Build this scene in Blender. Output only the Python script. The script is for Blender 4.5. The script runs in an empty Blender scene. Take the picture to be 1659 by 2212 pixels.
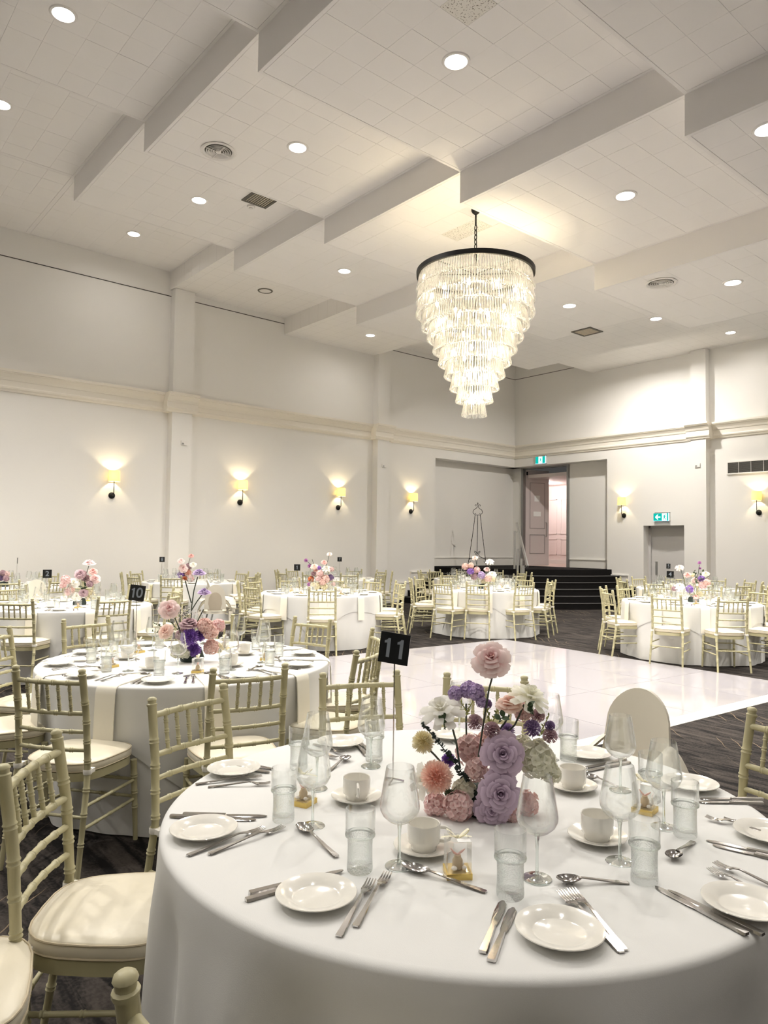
import bpy, math, random
import numpy as np
from mathutils import Vector, Matrix, Quaternion
S = bpy.context.scene
COL = S.collection
rnd = random.Random(11)
PI = math.pi
# ------------------------------------------------------------------ camera
FPX, PIT, ROLL, YAW, EYE = 1556.72, 0.0439020, 0.0138647, -0.8694767, 1.5
FW = Vector((math.sin(YAW)*math.cos(PIT), math.cos(YAW)*math.cos(PIT), math.sin(PIT)))
R0 = Vector((math.cos(YAW), -math.sin(YAW), 0)); U0 = R0.cross(FW)
RT = math.cos(ROLL)*R0 + math.sin(ROLL)*U0
UP = -math.sin(ROLL)*R0 + math.cos(ROLL)*U0
cam = bpy.data.cameras.new('camera'); cam.sensor_fit = 'VERTICAL'; cam.sensor_height = 36; cam.lens = 36*FPX/2212
cam.clip_start = .02; cam.clip_end = 100
co = bpy.data.objects.new('camera', cam); COL.objects.link(co); S.camera = co
co.matrix_world = Matrix(((RT.x, UP.x, -FW.x, 0), (RT.y, UP.y, -FW.y, 0), (RT.z, UP.z, -FW.z, EYE), (0, 0, 0, 1)))
# pixel helpers (frame 1659 x 2212): where the line of sight meets a height, or a wall plane
def ray(x, y): return FW + RT*((x-829.5)/FPX) - UP*((y-1106)/FPX)
def gz(x, y, z): d = ray(x, y); t = (z-EYE)/d.z; return Vector((d.x*t, d.y*t, z))
def wx(x, y, X): d = ray(x, y); t = X/d.x; return Vector((X, d.y*t, EYE+d.z*t))
def wy(x, y, Y): d = ray(x, y); t = Y/d.y; return Vector((d.x*t, Y, EYE+d.z*t))
def at_depth(x, y, c, off=0.0):   # on the upright plane through c that faces the camera, off = metres nearer
    n = Vector((c[0], c[1], 0)).normalized(); d = ray(x, y)
    t = (Vector((c[0], c[1], 0)).dot(n) - off)/d.dot(n); return Vector((d.x*t, d.y*t, EYE+d.z*t))
# ------------------------------------------------------------------ world, exposure
W = bpy.data.worlds.new('world'); S.world = W; W.use_nodes = True
W.node_tree.nodes['Background'].inputs[0].default_value = (1, .97, .93, 1)
W.node_tree.nodes['Background'].inputs[1].default_value = .05
S.view_settings.view_transform = 'Standard'; S.view_settings.look = 'None'
S.view_settings.gamma = 1; S.view_settings.use_curve_mapping = False
S.view_settings.exposure = 0.22
S.cycles.diffuse_bounces = 6; S.cycles.max_bounces = 12; S.cycles.transparent_max_bounces = 20; S.cycles.transmission_bounces = 10; S.cycles.adaptive_threshold = .18; S.cycles.adaptive_min_samples = 20
DOWNLIGHT_W, CHANDELIER_W, SCONCE_W, CORRIDOR_W = 86, 15, 12, 75
# ------------------------------------------------------------------ materials
MATS = {}
def nmat(name):
    m = bpy.data.materials.new(name); m.use_nodes = True; nt = m.node_tree; nt.nodes.clear()
    o = nt.nodes.new('ShaderNodeOutputMaterial'); MATS[name] = m
    return m, nt, o
def L(nt, a, b): nt.links.new(a, b)
def pbr(name, col, rough=.5, metal=0, spec=.5, bump=None, bs=200, var=None, coat=0, sheen=0, trans=0):
    m, nt, o = nmat(name); p = nt.nodes.new('ShaderNodeBsdfPrincipled')
    p.inputs['Base Color'].default_value = (*col, 1); p.inputs['Roughness'].default_value = rough
    p.inputs['Metallic'].default_value = metal; p.inputs['Specular IOR Level'].default_value = spec
    p.inputs['Coat Weight'].default_value = coat; p.inputs['Sheen Weight'].default_value = sheen
    p.inputs['Transmission Weight'].default_value = trans
    if bump or var:
        tc = nt.nodes.new('ShaderNodeTexCoord'); nz = nt.nodes.new('ShaderNodeTexNoise')
        nz.inputs['Scale'].default_value = bs; nz.inputs['Detail'].default_value = 4; L(nt, tc.outputs['Object'], nz.inputs['Vector'])
        if bump:
            b = nt.nodes.new('ShaderNodeBump'); b.inputs['Strength'].default_value = bump; b.inputs['Distance'].default_value = .01
            L(nt, nz.outputs['Fac'], b.inputs['Height']); L(nt, b.outputs['Normal'], p.inputs['Normal'])
        if var:
            mx = nt.nodes.new('ShaderNodeMix'); mx.data_type = 'RGBA'
            mx.inputs[6].default_value = (*[c*(1-var) for c in col], 1); mx.inputs[7].default_value = (*[min(1, c*(1+var)) for c in col], 1)
            L(nt, nz.outputs['Fac'], mx.inputs[0]); L(nt, mx.outputs[2], p.inputs['Base Color'])
    L(nt, p.outputs[0], o.inputs[0]); return m
def emit(name, col, st):
    m, nt, o = nmat(name); e = nt.nodes.new('ShaderNodeEmission'); e.inputs[0].default_value = (*col, 1); e.inputs[1].default_value = st
    L(nt, e.outputs[0], o.inputs[0]); return m
def glass(name, tint=(.97, .985, .98), clear=.5, edge=3.0, haze=0, bump=0, rough=0.0, ior=1.46):
    # clear glass: refracting body, strongest where it is seen edge on; "clear" lets part of the light pass straight
    m, nt, o = nmat(name)
    t = nt.nodes.new('ShaderNodeBsdfTransparent'); t.inputs[0].default_value = (*tint, 1)
    g = nt.nodes.new('ShaderNodeBsdfGlass'); g.inputs['Roughness'].default_value = rough; g.inputs['IOR'].default_value = ior; g.inputs[0].default_value = (*tint, 1)
    f = nt.nodes.new('ShaderNodeLayerWeight'); f.inputs['Blend'].default_value = .5
    pw = nt.nodes.new('ShaderNodeMath'); pw.operation = 'POWER'; pw.inputs[1].default_value = edge; L(nt, f.outputs['Facing'], pw.inputs[0])
    ma = nt.nodes.new('ShaderNodeMath'); ma.operation = 'MULTIPLY_ADD'; ma.use_clamp = True; ma.inputs[1].default_value = clear; ma.inputs[2].default_value = 1-clear; L(nt, pw.outputs[0], ma.inputs[0])
    src = t.outputs[0]
    if bump:
        tc = nt.nodes.new('ShaderNodeTexCoord'); v = nt.nodes.new('ShaderNodeTexNoise'); v.inputs['Scale'].default_value = 320
        L(nt, tc.outputs['Object'], v.inputs['Vector']); b = nt.nodes.new('ShaderNodeBump'); b.inputs['Strength'].default_value = bump; b.inputs['Distance'].default_value = .003
        L(nt, v.outputs['Fac'], b.inputs['Height']); L(nt, b.outputs['Normal'], g.inputs['Normal'])
    if haze:
        d = nt.nodes.new('ShaderNodeBsdfTranslucent'); d.inputs[0].default_value = (.9, .92, .92, 1)
        d2 = nt.nodes.new('ShaderNodeBsdfDiffuse'); d2.inputs[0].default_value = (.85, .87, .87, 1)
        a = nt.nodes.new('ShaderNodeMixShader'); L(nt, d.outputs[0], a.inputs[1]); L(nt, d2.outputs[0], a.inputs[2])
        h = nt.nodes.new('ShaderNodeMixShader'); h.inputs[0].default_value = haze; L(nt, t.outputs[0], h.inputs[1]); L(nt, a.outputs[0], h.inputs[2]); src = h.outputs[0]
    mx = nt.nodes.new('ShaderNodeMixShader'); L(nt, ma.outputs[0], mx.inputs[0])
    L(nt, src, mx.inputs[1]); L(nt, g.outputs[0], mx.inputs[2]); L(nt, mx.outputs[0], o.inputs[0]); return m
pbr('wall', (.80, .785, .755), .75, spec=.25, bump=.06, bs=60, var=.012)
pbr('trim', (.80, .76, .68), .55, spec=.3)
pbr('pale_trim', (.80, .78, .74), .6, spec=.3)
pbr('tile_paint', (.85, .83, .81), .85, spec=.15, bump=.12, bs=240)
pbr('ceiling_edge', (.82, .80, .785), .7, spec=.2, bump=.04, bs=80)
pbr('joint', (.16, .15, .14), .9)
pbr('painted_gap_shadow', (.05, .045, .04), .9)
pbr('chair_paint', (.47, .435, .265), .38, spec=.5, var=.08, bs=14)
pbr('cushion', (.69, .635, .50), .36, spec=.45, bump=.45, bs=7, var=.05, sheen=.2)
pbr('piping', (.50, .43, .30), .55)
pbr('strap', (.85, .83, .76), .7)
pbr('linen', (.69, .69, .675), .72, spec=.25, bump=.05, bs=420)
pbr('under_linen', (.70, .695, .68), .75, spec=.2, bump=.05, bs=420)
pbr('napkin', (.80, .765, .67), .8, spec=.2)
pbr('china', (.80, .78, .72), .12, spec=.6, coat=.4)
pbr('steel', (.62, .60, .585), .13, metal=1)
pbr('brushed_steel', (.60, .60, .60), .3, metal=1)
pbr('black_metal', (.006, .006, .006), .5, spec=.3)
pbr('black_acrylic', (.008, .009, .010), .28, spec=.5)
pbr('grey_print', (.23, .26, .30), .6)
pbr('white_plastic', (.74, .70, .60), .35, spec=.45)
pbr('beige_plastic', (.60, .53, .42), .5)
pbr('grey_metal', (.33, .33, .32), .4, metal=.7)
pbr('black_carpet', (.012, .011, .011), .95, spec=.1, bump=.5, bs=300, var=.5)
pbr('highlit_nosing', (.085, .082, .08), .7)
pbr('dance_white', (.34, .325, .345), .05, spec=.55)
pbr('dance_edge', (.78, .75, .68), .35)
pbr('gold', (.72, .53, .16), .3, metal=.6)
pbr('ribbon', (.86, .82, .62), .6, sheen=.3)
pbr('paper', (.9, .9, .88), .8)
pbr('honey', (.55, .42, .25), .5)
pbr('pink_glaze', (.80, .45, .40), .5)
pbr('pebble', (.80, .76, .72), .6)
pbr('stem', (.055, .07, .05), .7)
pbr('leaf', (.05, .085, .035), .55)
pbr('dark_leaf', (.02, .035, .028), .6)
pbr('lime_sprig', (.42, .45, .14), .6)
pbr('vent_white', (.78, .76, .73), .5)
pbr('vent_dark', (.13, .12, .10), .7)
pbr('door_grey', (.58, .565, .55), .5)
pbr('door_pink', (.66, .585, .57), .5)
pbr('door_line', (.28, .25, .24), .6)
pbr('corridor_wall', (.80, .72, .69), .7)
pbr('corridor_floor', (.50, .40, .35), .35)
pbr('wood', (.35, .24, .15), .5)
emit('lamp_white', (1, .97, .92), 14)
emit('bulb_warm', (1, .82, .52), 34)
emit('exit_green', (.005, .36, .30), 1.3)
emit('exit_white', (.75, 1, .97), 2.2)
emit('exit_edge', (.35, .72, 1), 2.4)
glass('glass_thin', (.986, .992, .990), .93, 2.3)
glass('glass_pebbled', (.965, .98, .976), .5, 1.5, haze=.07, bump=.9, rough=.03)
glass('glass_stem', (.93, .96, .95), .25, 1.5)
glass('acrylic_clear', (.98, .98, .97), .93, 3.0, haze=.10)
# crystal drops: clear drops that scatter the light of the bulbs behind them
m, nt, o = nmat('crystal')
t = nt.nodes.new('ShaderNodeBsdfTransparent'); tr = nt.nodes.new('ShaderNodeBsdfTranslucent'); tr.inputs[0].default_value = (1, .985, .93, 1)
g = nt.nodes.new('ShaderNodeBsdfGlass'); g.inputs['Roughness'].default_value = .02; g.inputs['IOR'].default_value = 1.5
a = nt.nodes.new('ShaderNodeMixShader'); a.inputs[0].default_value = .30; L(nt, t.outputs[0], a.inputs[1]); L(nt, tr.outputs[0], a.inputs[2])
b = nt.nodes.new('ShaderNodeMixShader'); b.inputs[0].default_value = .55; L(nt, a.outputs[0], b.inputs[1]); L(nt, g.outputs[0], b.inputs[2]); L(nt, b.outputs[0], o.inputs[0])
# lamp shade
m, nt, o = nmat('shade'); tr = nt.nodes.new('ShaderNodeBsdfTranslucent'); tr.inputs[0].default_value = (.97, .90, .60, 1)
d = nt.nodes.new('ShaderNodeBsdfDiffuse'); d.inputs[0].default_value = (.9, .84, .62, 1); a = nt.nodes.new('ShaderNodeMixShader'); a.inputs[0].default_value = .4
L(nt, tr.outputs[0], a.inputs[1]); L(nt, d.outputs[0], a.inputs[2]); L(nt, a.outputs[0], o.inputs[0])
# speckled replacement tile
m, nt, o = nmat('speckled_tile'); p = nt.nodes.new('ShaderNodeBsdfPrincipled'); p.inputs['Roughness'].default_value = .9
tc = nt.nodes.new('ShaderNodeTexCoord'); nz = nt.nodes.new('ShaderNodeTexNoise'); nz.inputs['Scale'].default_value = 62; nz.inputs['Detail'].default_value = 3
cr = nt.nodes.new('ShaderNodeValToRGB'); cr.color_ramp.elements[0].position = .36; cr.color_ramp.elements[0].color = (.22, .2, .16, 1)
cr.color_ramp.elements[1].position = .42; cr.color_ramp.elements[1].color = (.78, .755, .70, 1)
L(nt, tc.outputs['Object'], nz.inputs['Vector']); L(nt, nz.outputs['Fac'], cr.inputs[0]); L(nt, cr.outputs[0], p.inputs['Base Color']); L(nt, p.outputs[0], o.inputs[0])
# far ceiling panels: fine joints of the tile grid
m, nt, o = nmat('jointed_ceiling'); p = nt.nodes.new('ShaderNodeBsdfPrincipled'); p.inputs['Roughness'].default_value = .85; p.inputs['Specular IOR Level'].default_value = .15
tc = nt.nodes.new('ShaderNodeTexCoord'); bk = nt.nodes.new('ShaderNodeTexBrick'); bk.offset = 0; bk.inputs['Scale'].default_value = 1
bk.inputs['Color1'].default_value = bk.inputs['Color2'].default_value = (.85, .83, .81, 1); bk.inputs['Mortar'].default_value = (.7, .68, .66, 1)
bk.inputs['Mortar Size'].default_value = .003; bk.inputs['Brick Width'].default_value = .342; bk.inputs['Row Height'].default_value = .342
L(nt, tc.outputs['Object'], bk.inputs['Vector']); L(nt, bk.outputs['Color'], p.inputs['Base Color']); L(nt, p.outputs[0], o.inputs[0])
# carpet: dark weave with streaks and thin broken gold lines
m, nt, o = nmat('carpet'); p = nt.nodes.new('ShaderNodeBsdfPrincipled'); p.inputs['Roughness'].default_value = .95; p.inputs['Specular IOR Level'].default_value = .1
tc = nt.nodes.new('ShaderNodeTexCoord')
mp = nt.nodes.new('ShaderNodeMapping'); mp.inputs['Rotation'].default_value = (0, 0, .72); mp.inputs['Scale'].default_value = (1.1, 7, 1); L(nt, tc.outputs['Object'], mp.inputs['Vector'])
n1 = nt.nodes.new('ShaderNodeTexNoise'); n1.inputs['Scale'].default_value = 2.2; n1.inputs['Detail'].default_value = 6; n1.inputs['Distortion'].default_value = 1.2; L(nt, mp.outputs[0], n1.inputs['Vector'])
c1 = nt.nodes.new('ShaderNodeValToRGB'); e = c1.color_ramp.elements; e[0].position = .38; e[0].color = (.010, .009, .009, 1); e[1].position = .70; e[1].color = (.060, .051, .045, 1)
n3 = nt.nodes.new('ShaderNodeTexNoise'); n3.inputs['Scale'].default_value = 70; n3.inputs['Detail'].default_value = 5; L(nt, tc.outputs['Object'], n3.inputs['Vector'])
mf = nt.nodes.new('ShaderNodeMath'); mf.operation = 'MULTIPLY_ADD'; mf.inputs[1].default_value = .42; L(nt, n3.outputs['Fac'], mf.inputs[0])
ms = nt.nodes.new('ShaderNodeMath'); ms.operation = 'SUBTRACT'; ms.inputs[1].default_value = .21; L(nt, n1.outputs['Fac'], ms.inputs[0]); L(nt, ms.outputs[0], mf.inputs[2])
L(nt, mf.outputs[0], c1.inputs[0])
n2 = nt.nodes.new('ShaderNodeTexNoise'); n2.inputs['Scale'].default_value = 1.1; n2.inputs['Detail'].default_value = 2; L(nt, tc.outputs['Object'], n2.inputs['Vector'])
wv = nt.nodes.new('ShaderNodeTexWave'); wv.inputs['Scale'].default_value = 2.6; wv.inputs['Distortion'].default_value = 7; wv.inputs['Detail'].default_value = 1.5; wv.inputs['Detail Scale'].default_value = .7
mp2 = nt.nodes.new('ShaderNodeMapping'); mp2.inputs['Rotation'].default_value = (0, 0, 2.3); L(nt, tc.outputs['Object'], mp2.inputs['Vector']); L(nt, mp2.outputs[0], wv.inputs['Vector'])
c2 = nt.nodes.new('ShaderNodeValToRGB'); e = c2.color_ramp.elements; e[0].position = .9945; e[0].color = (0, 0, 0, 1); e[1].position = .9995; e[1].color = (1, 1, 1, 1); L(nt, wv.outputs['Fac'], c2.inputs[0])
c3 = nt.nodes.new('ShaderNodeValToRGB'); e = c3.color_ramp.elements; e[0].position = .54; e[0].color = (0, 0, 0, 1); e[1].position = .64; e[1].color = (1, 1, 1, 1); L(nt, n2.outputs['Fac'], c3.inputs[0])
mu = nt.nodes.new('ShaderNodeMath'); mu.operation = 'MULTIPLY'; L(nt, c2.outputs[0], mu.inputs[0]); L(nt, c3.outputs[0], mu.inputs[1])
mx = nt.nodes.new('ShaderNodeMix'); mx.data_type = 'RGBA'; mx.inputs[7].default_value = (.30, .22, .14, 1); L(nt, mu.outputs[0], mx.inputs[0]); L(nt, c1.outputs[0], mx.inputs[6])
L(nt, mx.outputs[2], p.inputs['Base Color']); L(nt, p.outputs[0], o.inputs[0])
# petals: tone 0 in the heart, 1 at the rim
def petal(name, deep, pale):
    m, nt, o = nmat(name); at = nt.nodes.new('ShaderNodeAttribute'); at.attribute_name = 'tone'
    mx = nt.nodes.new('ShaderNodeMix'); mx.data_type = 'RGBA'; mx.inputs[6].default_value = (*deep, 1); mx.inputs[7].default_value = (*pale, 1); L(nt, at.outputs['Fac'], mx.inputs[0])
    d = nt.nodes.new('ShaderNodeBsdfPrincipled'); d.inputs['Roughness'].default_value = .7; d.inputs['Specular IOR Level'].default_value = .2; L(nt, mx.outputs[2], d.inputs['Base Color'])
    t = nt.nodes.new('ShaderNodeBsdfTranslucent'); L(nt, mx.outputs[2], t.inputs[0]); s = nt.nodes.new('ShaderNodeMixShader'); s.inputs[0].default_value = .25
    L(nt, d.outputs[0], s.inputs[1]); L(nt, t.outputs[0], s.inputs[2]); L(nt, s.outputs[0], o.inputs[0]); return m
petal('pet_pink', (.82, .50, .50), (.93, .80, .77)); petal('pet_white', (.82, .80, .66), (.88, .87, .83)); petal('pet_cream', (.80, .72, .45), (.86, .82, .66))
petal('pet_lilac', (.30, .19, .29), (.70, .57, .70)); petal('pet_mauve', (.30, .17, .21), (.64, .47, .50)); petal('pet_purple', (.22, .10, .42), (.46, .28, .72))
petal('pet_violet', (.44, .32, .58), (.68, .55, .78)); petal('pet_plum', (.16, .10, .22), (.34, .24, .42)); petal('pet_peach', (.86, .54, .45), (.92, .76, .67))
petal('pet_rosy', (.70, .47, .45), (.87, .69, .66)); petal('pet_coral', (.72, .33, .29), (.84, .54, .50)); petal('pet_green', (.76, .75, .58), (.90, .89, .79))
petal('pet_orange', (.50, .12, .04), (.72, .28, .14)); petal('pet_magenta', (.36, .12, .36), (.62, .32, .58)); petal('pet_blush', (.84, .52, .46), (.90, .76, .70))
# ------------------------------------------------------------------ mesh building
class MB:
    def __init__(s): s.v = []; s.f = []; s.t = None
    def box(s, x0, x1, y0, y1, z0, z1):
        b = len(s.v); s.v += [(x, y, z) for z in (z0, z1) for x, y in ((x0, y0), (x1, y0), (x1, y1), (x0, y1))]
        s.f += [(b, b+3, b+2, b+1), (b+4, b+5, b+6, b+7)] + [(b+i, b+(i+1) % 4, b+4+(i+1) % 4, b+4+i) for i in range(4)]; return s
    def prism(s, pts, z0, z1):
        b = len(s.v); n = len(pts); s.v += [(x, y, z0) for x, y in pts] + [(x, y, z1) for x, y in pts]
        s.f += [tuple(b+n-1-i for i in range(n)), tuple(b+n+i for i in range(n))] + [(b+i, b+(i+1) % n, b+n+(i+1) % n, b+n+i) for i in range(n)]; return s
    def extrude(s, prof, a, b_, up=(0, 0, 1)):   # profile points (offset sideways, height) swept straight from a to b_
        a = Vector(a); b_ = Vector(b_); d = (b_-a).normalized(); side = Vector(up).cross(d) if True else None
        n = len(prof); b = len(s.v)
        for p in (a, b_): s.v += [tuple(p + side*q[0] + Vector(up)*q[1]) for q in prof]
        s.f += [tuple(b+n-1-i for i in range(n)), tuple(b+n+i for i in range(n))] + [(b+i, b+(i+1) % n, b+n+(i+1) % n, b+n+i) for i in range(n)]; return s
    def tube(s, path, rad, seg=8, caps=True, closed=False):
        P = [Vector(p) for p in path]; n = len(P); R = rad if isinstance(rad, (list, tuple)) else [rad]*n; b = len(s.v); ref = None
        for i, p in enumerate(P):
            d = (P[(i+1) % n]-P[i-1]) if closed else (P[min(i+1, n-1)]-P[max(i-1, 0)])
            if d.length < 1e-9: d = Vector((0, 0, 1))
            d.normalize()
            if ref is None: ref = Vector((1, 0, 0)) if abs(d.x) < .8 else Vector((0, 1, 0))
            a = (ref - d*ref.dot(d)).normalized(); ref = a; c = d.cross(a)
            s.v += [tuple(p + (a*math.cos(2*PI*k/seg) + c*math.sin(2*PI*k/seg))*R[i]) for k in range(seg)]
        m = n if closed else n-1
        for i in range(m):
            j = (i+1) % n
            s.f += [(b+i*seg+k, b+i*seg+(k+1) % seg, b+j*seg+(k+1) % seg, b+j*seg+k) for k in range(seg)]
        if caps and not closed: s.f += [tuple(b+seg-1-k for k in range(seg)), tuple(b+(n-1)*seg+k for k in range(seg))]
        return s
    def lathe(s, prof, seg=24, cx=0, cy=0, cap0=False, cap1=False):   # (r, z)
        b = len(s.v); n = len(prof)
        for r, z in prof: s.v += [(cx+r*math.cos(2*PI*k/seg), cy+r*math.sin(2*PI*k/seg), z) for k in range(seg)]
        for i in range(n-1): s.f += [(b+i*seg+k, b+i*seg+(k+1) % seg, b+(i+1)*seg+(k+1) % seg, b+(i+1)*seg+k) for k in range(seg)]
        if cap0: s.f.append(tuple(b+seg-1-k for k in range(seg)))
        if cap1: s.f.append(tuple(b+(n-1)*seg+k for k in range(seg)))
        return s
    def grid(s, fn, nu, nv, wrap=False, tone=None):
        b = len(s.v); w = nu if wrap else nu+1
        for j in range(nv+1):
            for i in range(w):
                u, v = i/nu, j/nv; s.v.append(tuple(fn(u, v)))
                if s.t is not None: s.t.append(tone(u, v) if tone else 1)
        for j in range(nv):
            for i in range(nu):
                i2 = (i+1) % w if wrap else i+1
                s.f.append((b+j*w+i, b+j*w+i2, b+(j+1)*w+i2, b+(j+1)*w+i))
        return s
    def sphere(s, c, r, seg=10, rings=6, sz=1):
        prof = [(max(1e-4, r*math.sin(PI*i/rings)), c[2]-r*sz*math.cos(PI*i/rings)) for i in range(rings+1)]; return s.lathe(prof, seg, c[0], c[1])
    def xform(s, M, b=0): s.v[b:] = [tuple(M @ Vector(v)) for v in s.v[b:]]; return s
    def mesh(s, name, mat, smooth=True, angle=38):
        me = bpy.data.meshes.new(name); me.from_pydata(s.v, [], s.f); me.materials.append(MATS[mat])
        if smooth:
            me.polygons.foreach_set('use_smooth', [True]*len(me.polygons)); me.set_sharp_from_angle(angle=math.radians(angle))
        if s.t is not None:
            at = me.attributes.new('tone', 'FLOAT', 'POINT'); at.data.foreach_set('value', s.t)
        me.update(); return me
def ob(name, me, parent=None, loc=None, rz=None, mw=None):
    o = bpy.data.objects.new(name, me); COL.objects.link(o); o.parent = parent
    if mw is not None: o.matrix_local = mw
    else:
        if loc is not None: o.location = loc
        if rz is not None: o.rotation_euler = (0, 0, rz)
    return o
def tag(o, label, cat=None, group=None, kind=None):
    o['label'] = label
    if cat: o['category'] = cat
    if group: o['group'] = group
    if kind: o['kind'] = kind
    return o
def struct(name, mb, mat, label, smooth=False): return tag(ob(name, mb.mesh(name, mat, smooth)), label, kind='structure')
def thing(name, label, cat, loc=(0, 0, 0), rz=0, group=None):
    e = bpy.data.objects.new(name, None); COL.objects.link(e); e.empty_display_size = .05; e.location = loc; e.rotation_euler = (0, 0, rz); return tag(e, label, cat, group)
def build(proto, root):   # proto: [(name, mesh, [(name, mesh), ...]), ...]
    for n, me, subs in proto:
        p = ob(n, me, root)
        for n2, m2 in subs: ob(n2, m2, p)
def lamp(kind, energy, col, parent, loc, size=.1, rot=None, spread=126):
    l = bpy.data.lights.new('lamp_light', kind); l.energy = energy; l.color = col
    if kind == 'AREA': l.shape = 'DISK'; l.size = size; l.spread = math.radians(spread)
    else: l.shadow_soft_size = size
    o = bpy.data.objects.new('lamp_light', l); COL.objects.link(o); o.parent = parent; o.location = loc
    if rot: o.rotation_euler = rot
    return o
def smoothstep(x): x = max(0, min(1, x)); return x*x*(3-2*x)
# ------------------------------------------------------------------ the room
XL, YB, XR, YF = -14.0, 16.95, 6.0, -9.0
RY, RX, RD, RZ = 13.63, -10.84, .35, 3.85      # recess: start on left wall, on back wall, depth, top
STG = .90
struct('floor', MB().box(XL-.6, XR, YF, YB+RD, -.1, 0), 'carpet', 'dark brown and black patterned carpet of the hall')
struct('wall_left', MB().box(XL-.6, XL, YF, RY, 0, 7.5).box(XL-.6, XL, RY, YB+RD, RZ, 7.5).box(XL-.6, XL-RD, RY, YB+RD, 0, RZ), 'wall', 'long off-white wall with wall lights on the left')
D2a, D2b, D2z = -9.787, -8.706, 2.05
D1a, D1b, D1z = -13.95, -12.32, 3.84
wb = MB().box(RX, D2a, YB, YB+.5, 0, 7.5).box(D2b, XR, YB, YB+.5, 0, 7.5).box(D2a, D2b, YB, YB+.5, D2z, 7.5).box(XL-.6, RX, YB, YB+.5, RZ, 7.5)
wb.box(XL-.6, D1a, YB+RD, YB+.5, 0, RZ).box(D1b, RX, YB+RD, YB+.5, 0, RZ)
struct('wall_back', wb, 'wall', 'off-white end wall with exit door and raised doorway')
struct('wall_right', MB().box(XR, XR+.3, YF, YB, 0, 7.5), 'wall', 'off-white wall on the right of the hall')
struct('wall_front', MB().box(XL, XR, YF-.3, YF, 0, 7.5), 'wall', 'off-white wall at the near end of the hall')
# pilasters
for i, (y0, y1) in enumerate(((6.03, 6.46), (11.42, 11.80))):
    struct('trim_%d' % (i+1), MB().box(XL, XL+.2, y0, y1, 0, 6.63), 'wall', ('first', 'second')[i]+' flat pilaster on the long left wall')
struct('trim_3', MB().box(-8.43, -8.06, YB-.2, YB, 0, 6.255), 'wall', 'flat pilaster on the end wall beside exit door')
# cornice with returns round the pilasters
CP = [(0, 4.10), (.025, 4.10), (.035, 4.13), (.055, 4.15), (.06, 4.17), (.06, 4.18), (.045, 4.20), (.045, 4.29), (.06, 4.30), (.075, 4.345), (.115, 4.40), (.135, 4.415), (.135, 4.43), (.15, 4.435), (.15, 4.48), (0, 4.48)]
def cornice(a, b, plane, axis, off):
    q = [(p[0]+off if p[0] > 0 else 0, p[1]) for p in CP]; m = MB()
    if axis == 'y': m.extrude([(-p[0], p[1]) for p in q], (plane, a, 0), (plane, b, 0))
    else: m.extrude([(-p[0], p[1]) for p in q], (a, plane, 0), (b, plane, 0))
    return m
n = 4
for a, b, off in ((YF, 5.9, 0), (5.9, 6.56, .2), (6.56, 11.32, 0), (11.32, 11.90, .2), (11.90, YB, 0)):
    struct('trim_%d' % n, cornice(a, b, XL, 'y', off), 'trim', 'moulded cornice stretch %d along the left wall' % (n-3)); n += 1
for a, b, off in ((XL, -8.53, 0), (-8.53, -7.96, .2), (-7.96, XR, 0)):
    q = [(p[0]+off if p[0] > 0 else 0, p[1]) for p in CP]
    m = MB(); nn = len(q); m.v = [(x, YB-p[0], p[1]) for x in (a, b) for p in q]
    m.f = [tuple(nn-1-i for i in range(nn)), tuple(nn+i for i in range(nn))] + [(i, (i+1) % nn, nn+(i+1) % nn, nn+i) for i in range(nn)]
    struct('trim_%d' % n, m, 'trim', 'moulded cornice stretch %d along the end wall' % (n-8)); n += 1
struct('trim_%d' % n, MB().box(XL, XL+.006, YF, YB, 6.502, 6.516).box(XL, XR, YB-.006, YB, 6.502, 6.516), 'painted_gap_shadow', 'thin dark strip painted as a shadow gap high on the walls'); n += 1  # dark coloured strip drawn in place of the shaded gap
# skirting boards
sk = MB().box(XL, XL+.025, YF, 12.3, 0, .26).box(XL, XL+.04, YF, 12.3, .26, .29)
struct('baseboard_left', sk, 'pale_trim', 'white skirting board along the left wall')
struct('baseboard_back', MB().box(-9.2, D2a, YB-.025, YB, 0, .26).box(D2b, XR, YB-.025, YB, 0, .26).box(-9.2, D2a, YB-.04, YB, .26, .29), 'pale_trim', 'white skirting board along the end wall')
sk = MB().box(XL-RD, XL-RD+.025, RY, YB+RD, STG, STG+.22).box(XL-RD, XL-RD+.045, RY, YB+RD, STG+.22, STG+.25)
sk.box(D1b+.07, RX, YB+RD-.025, YB+RD, STG, STG+.22).box(D1b+.07, RX, YB+RD-.045, YB+RD, STG+.22, STG+.25)
struct('baseboard_stage', sk, 'pale_trim', 'white skirting board above the raised landing')
for k, (w0, w1, z) in enumerate(((12.75, RY, .42), (12.3, 12.75, .15))):
    sk = MB().box(XL, XL+.025, w0, w1, z, z+.33).box(XL, XL+.045, w0, w1, z+.33, z+.36)
    struct('trim_%d' % n, sk, 'pale_trim', 'stepped white skirting %s the stairs on left wall' % ('beside', 'below')[k]); n += 1
for k, (w0, w1, z) in enumerate(((RX, -10.2, .42), (-10.2, -9.8, .15))):
    sk = MB().box(w0, w1, YB-.025, YB, z, z+.33).box(w0, w1, YB-.045, YB, z+.33, z+.36)
    struct('trim_%d' % n, sk, 'pale_trim', 'stepped white skirting %s the stairs on end wall' % ('beside', 'below')[k]); n += 1
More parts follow.
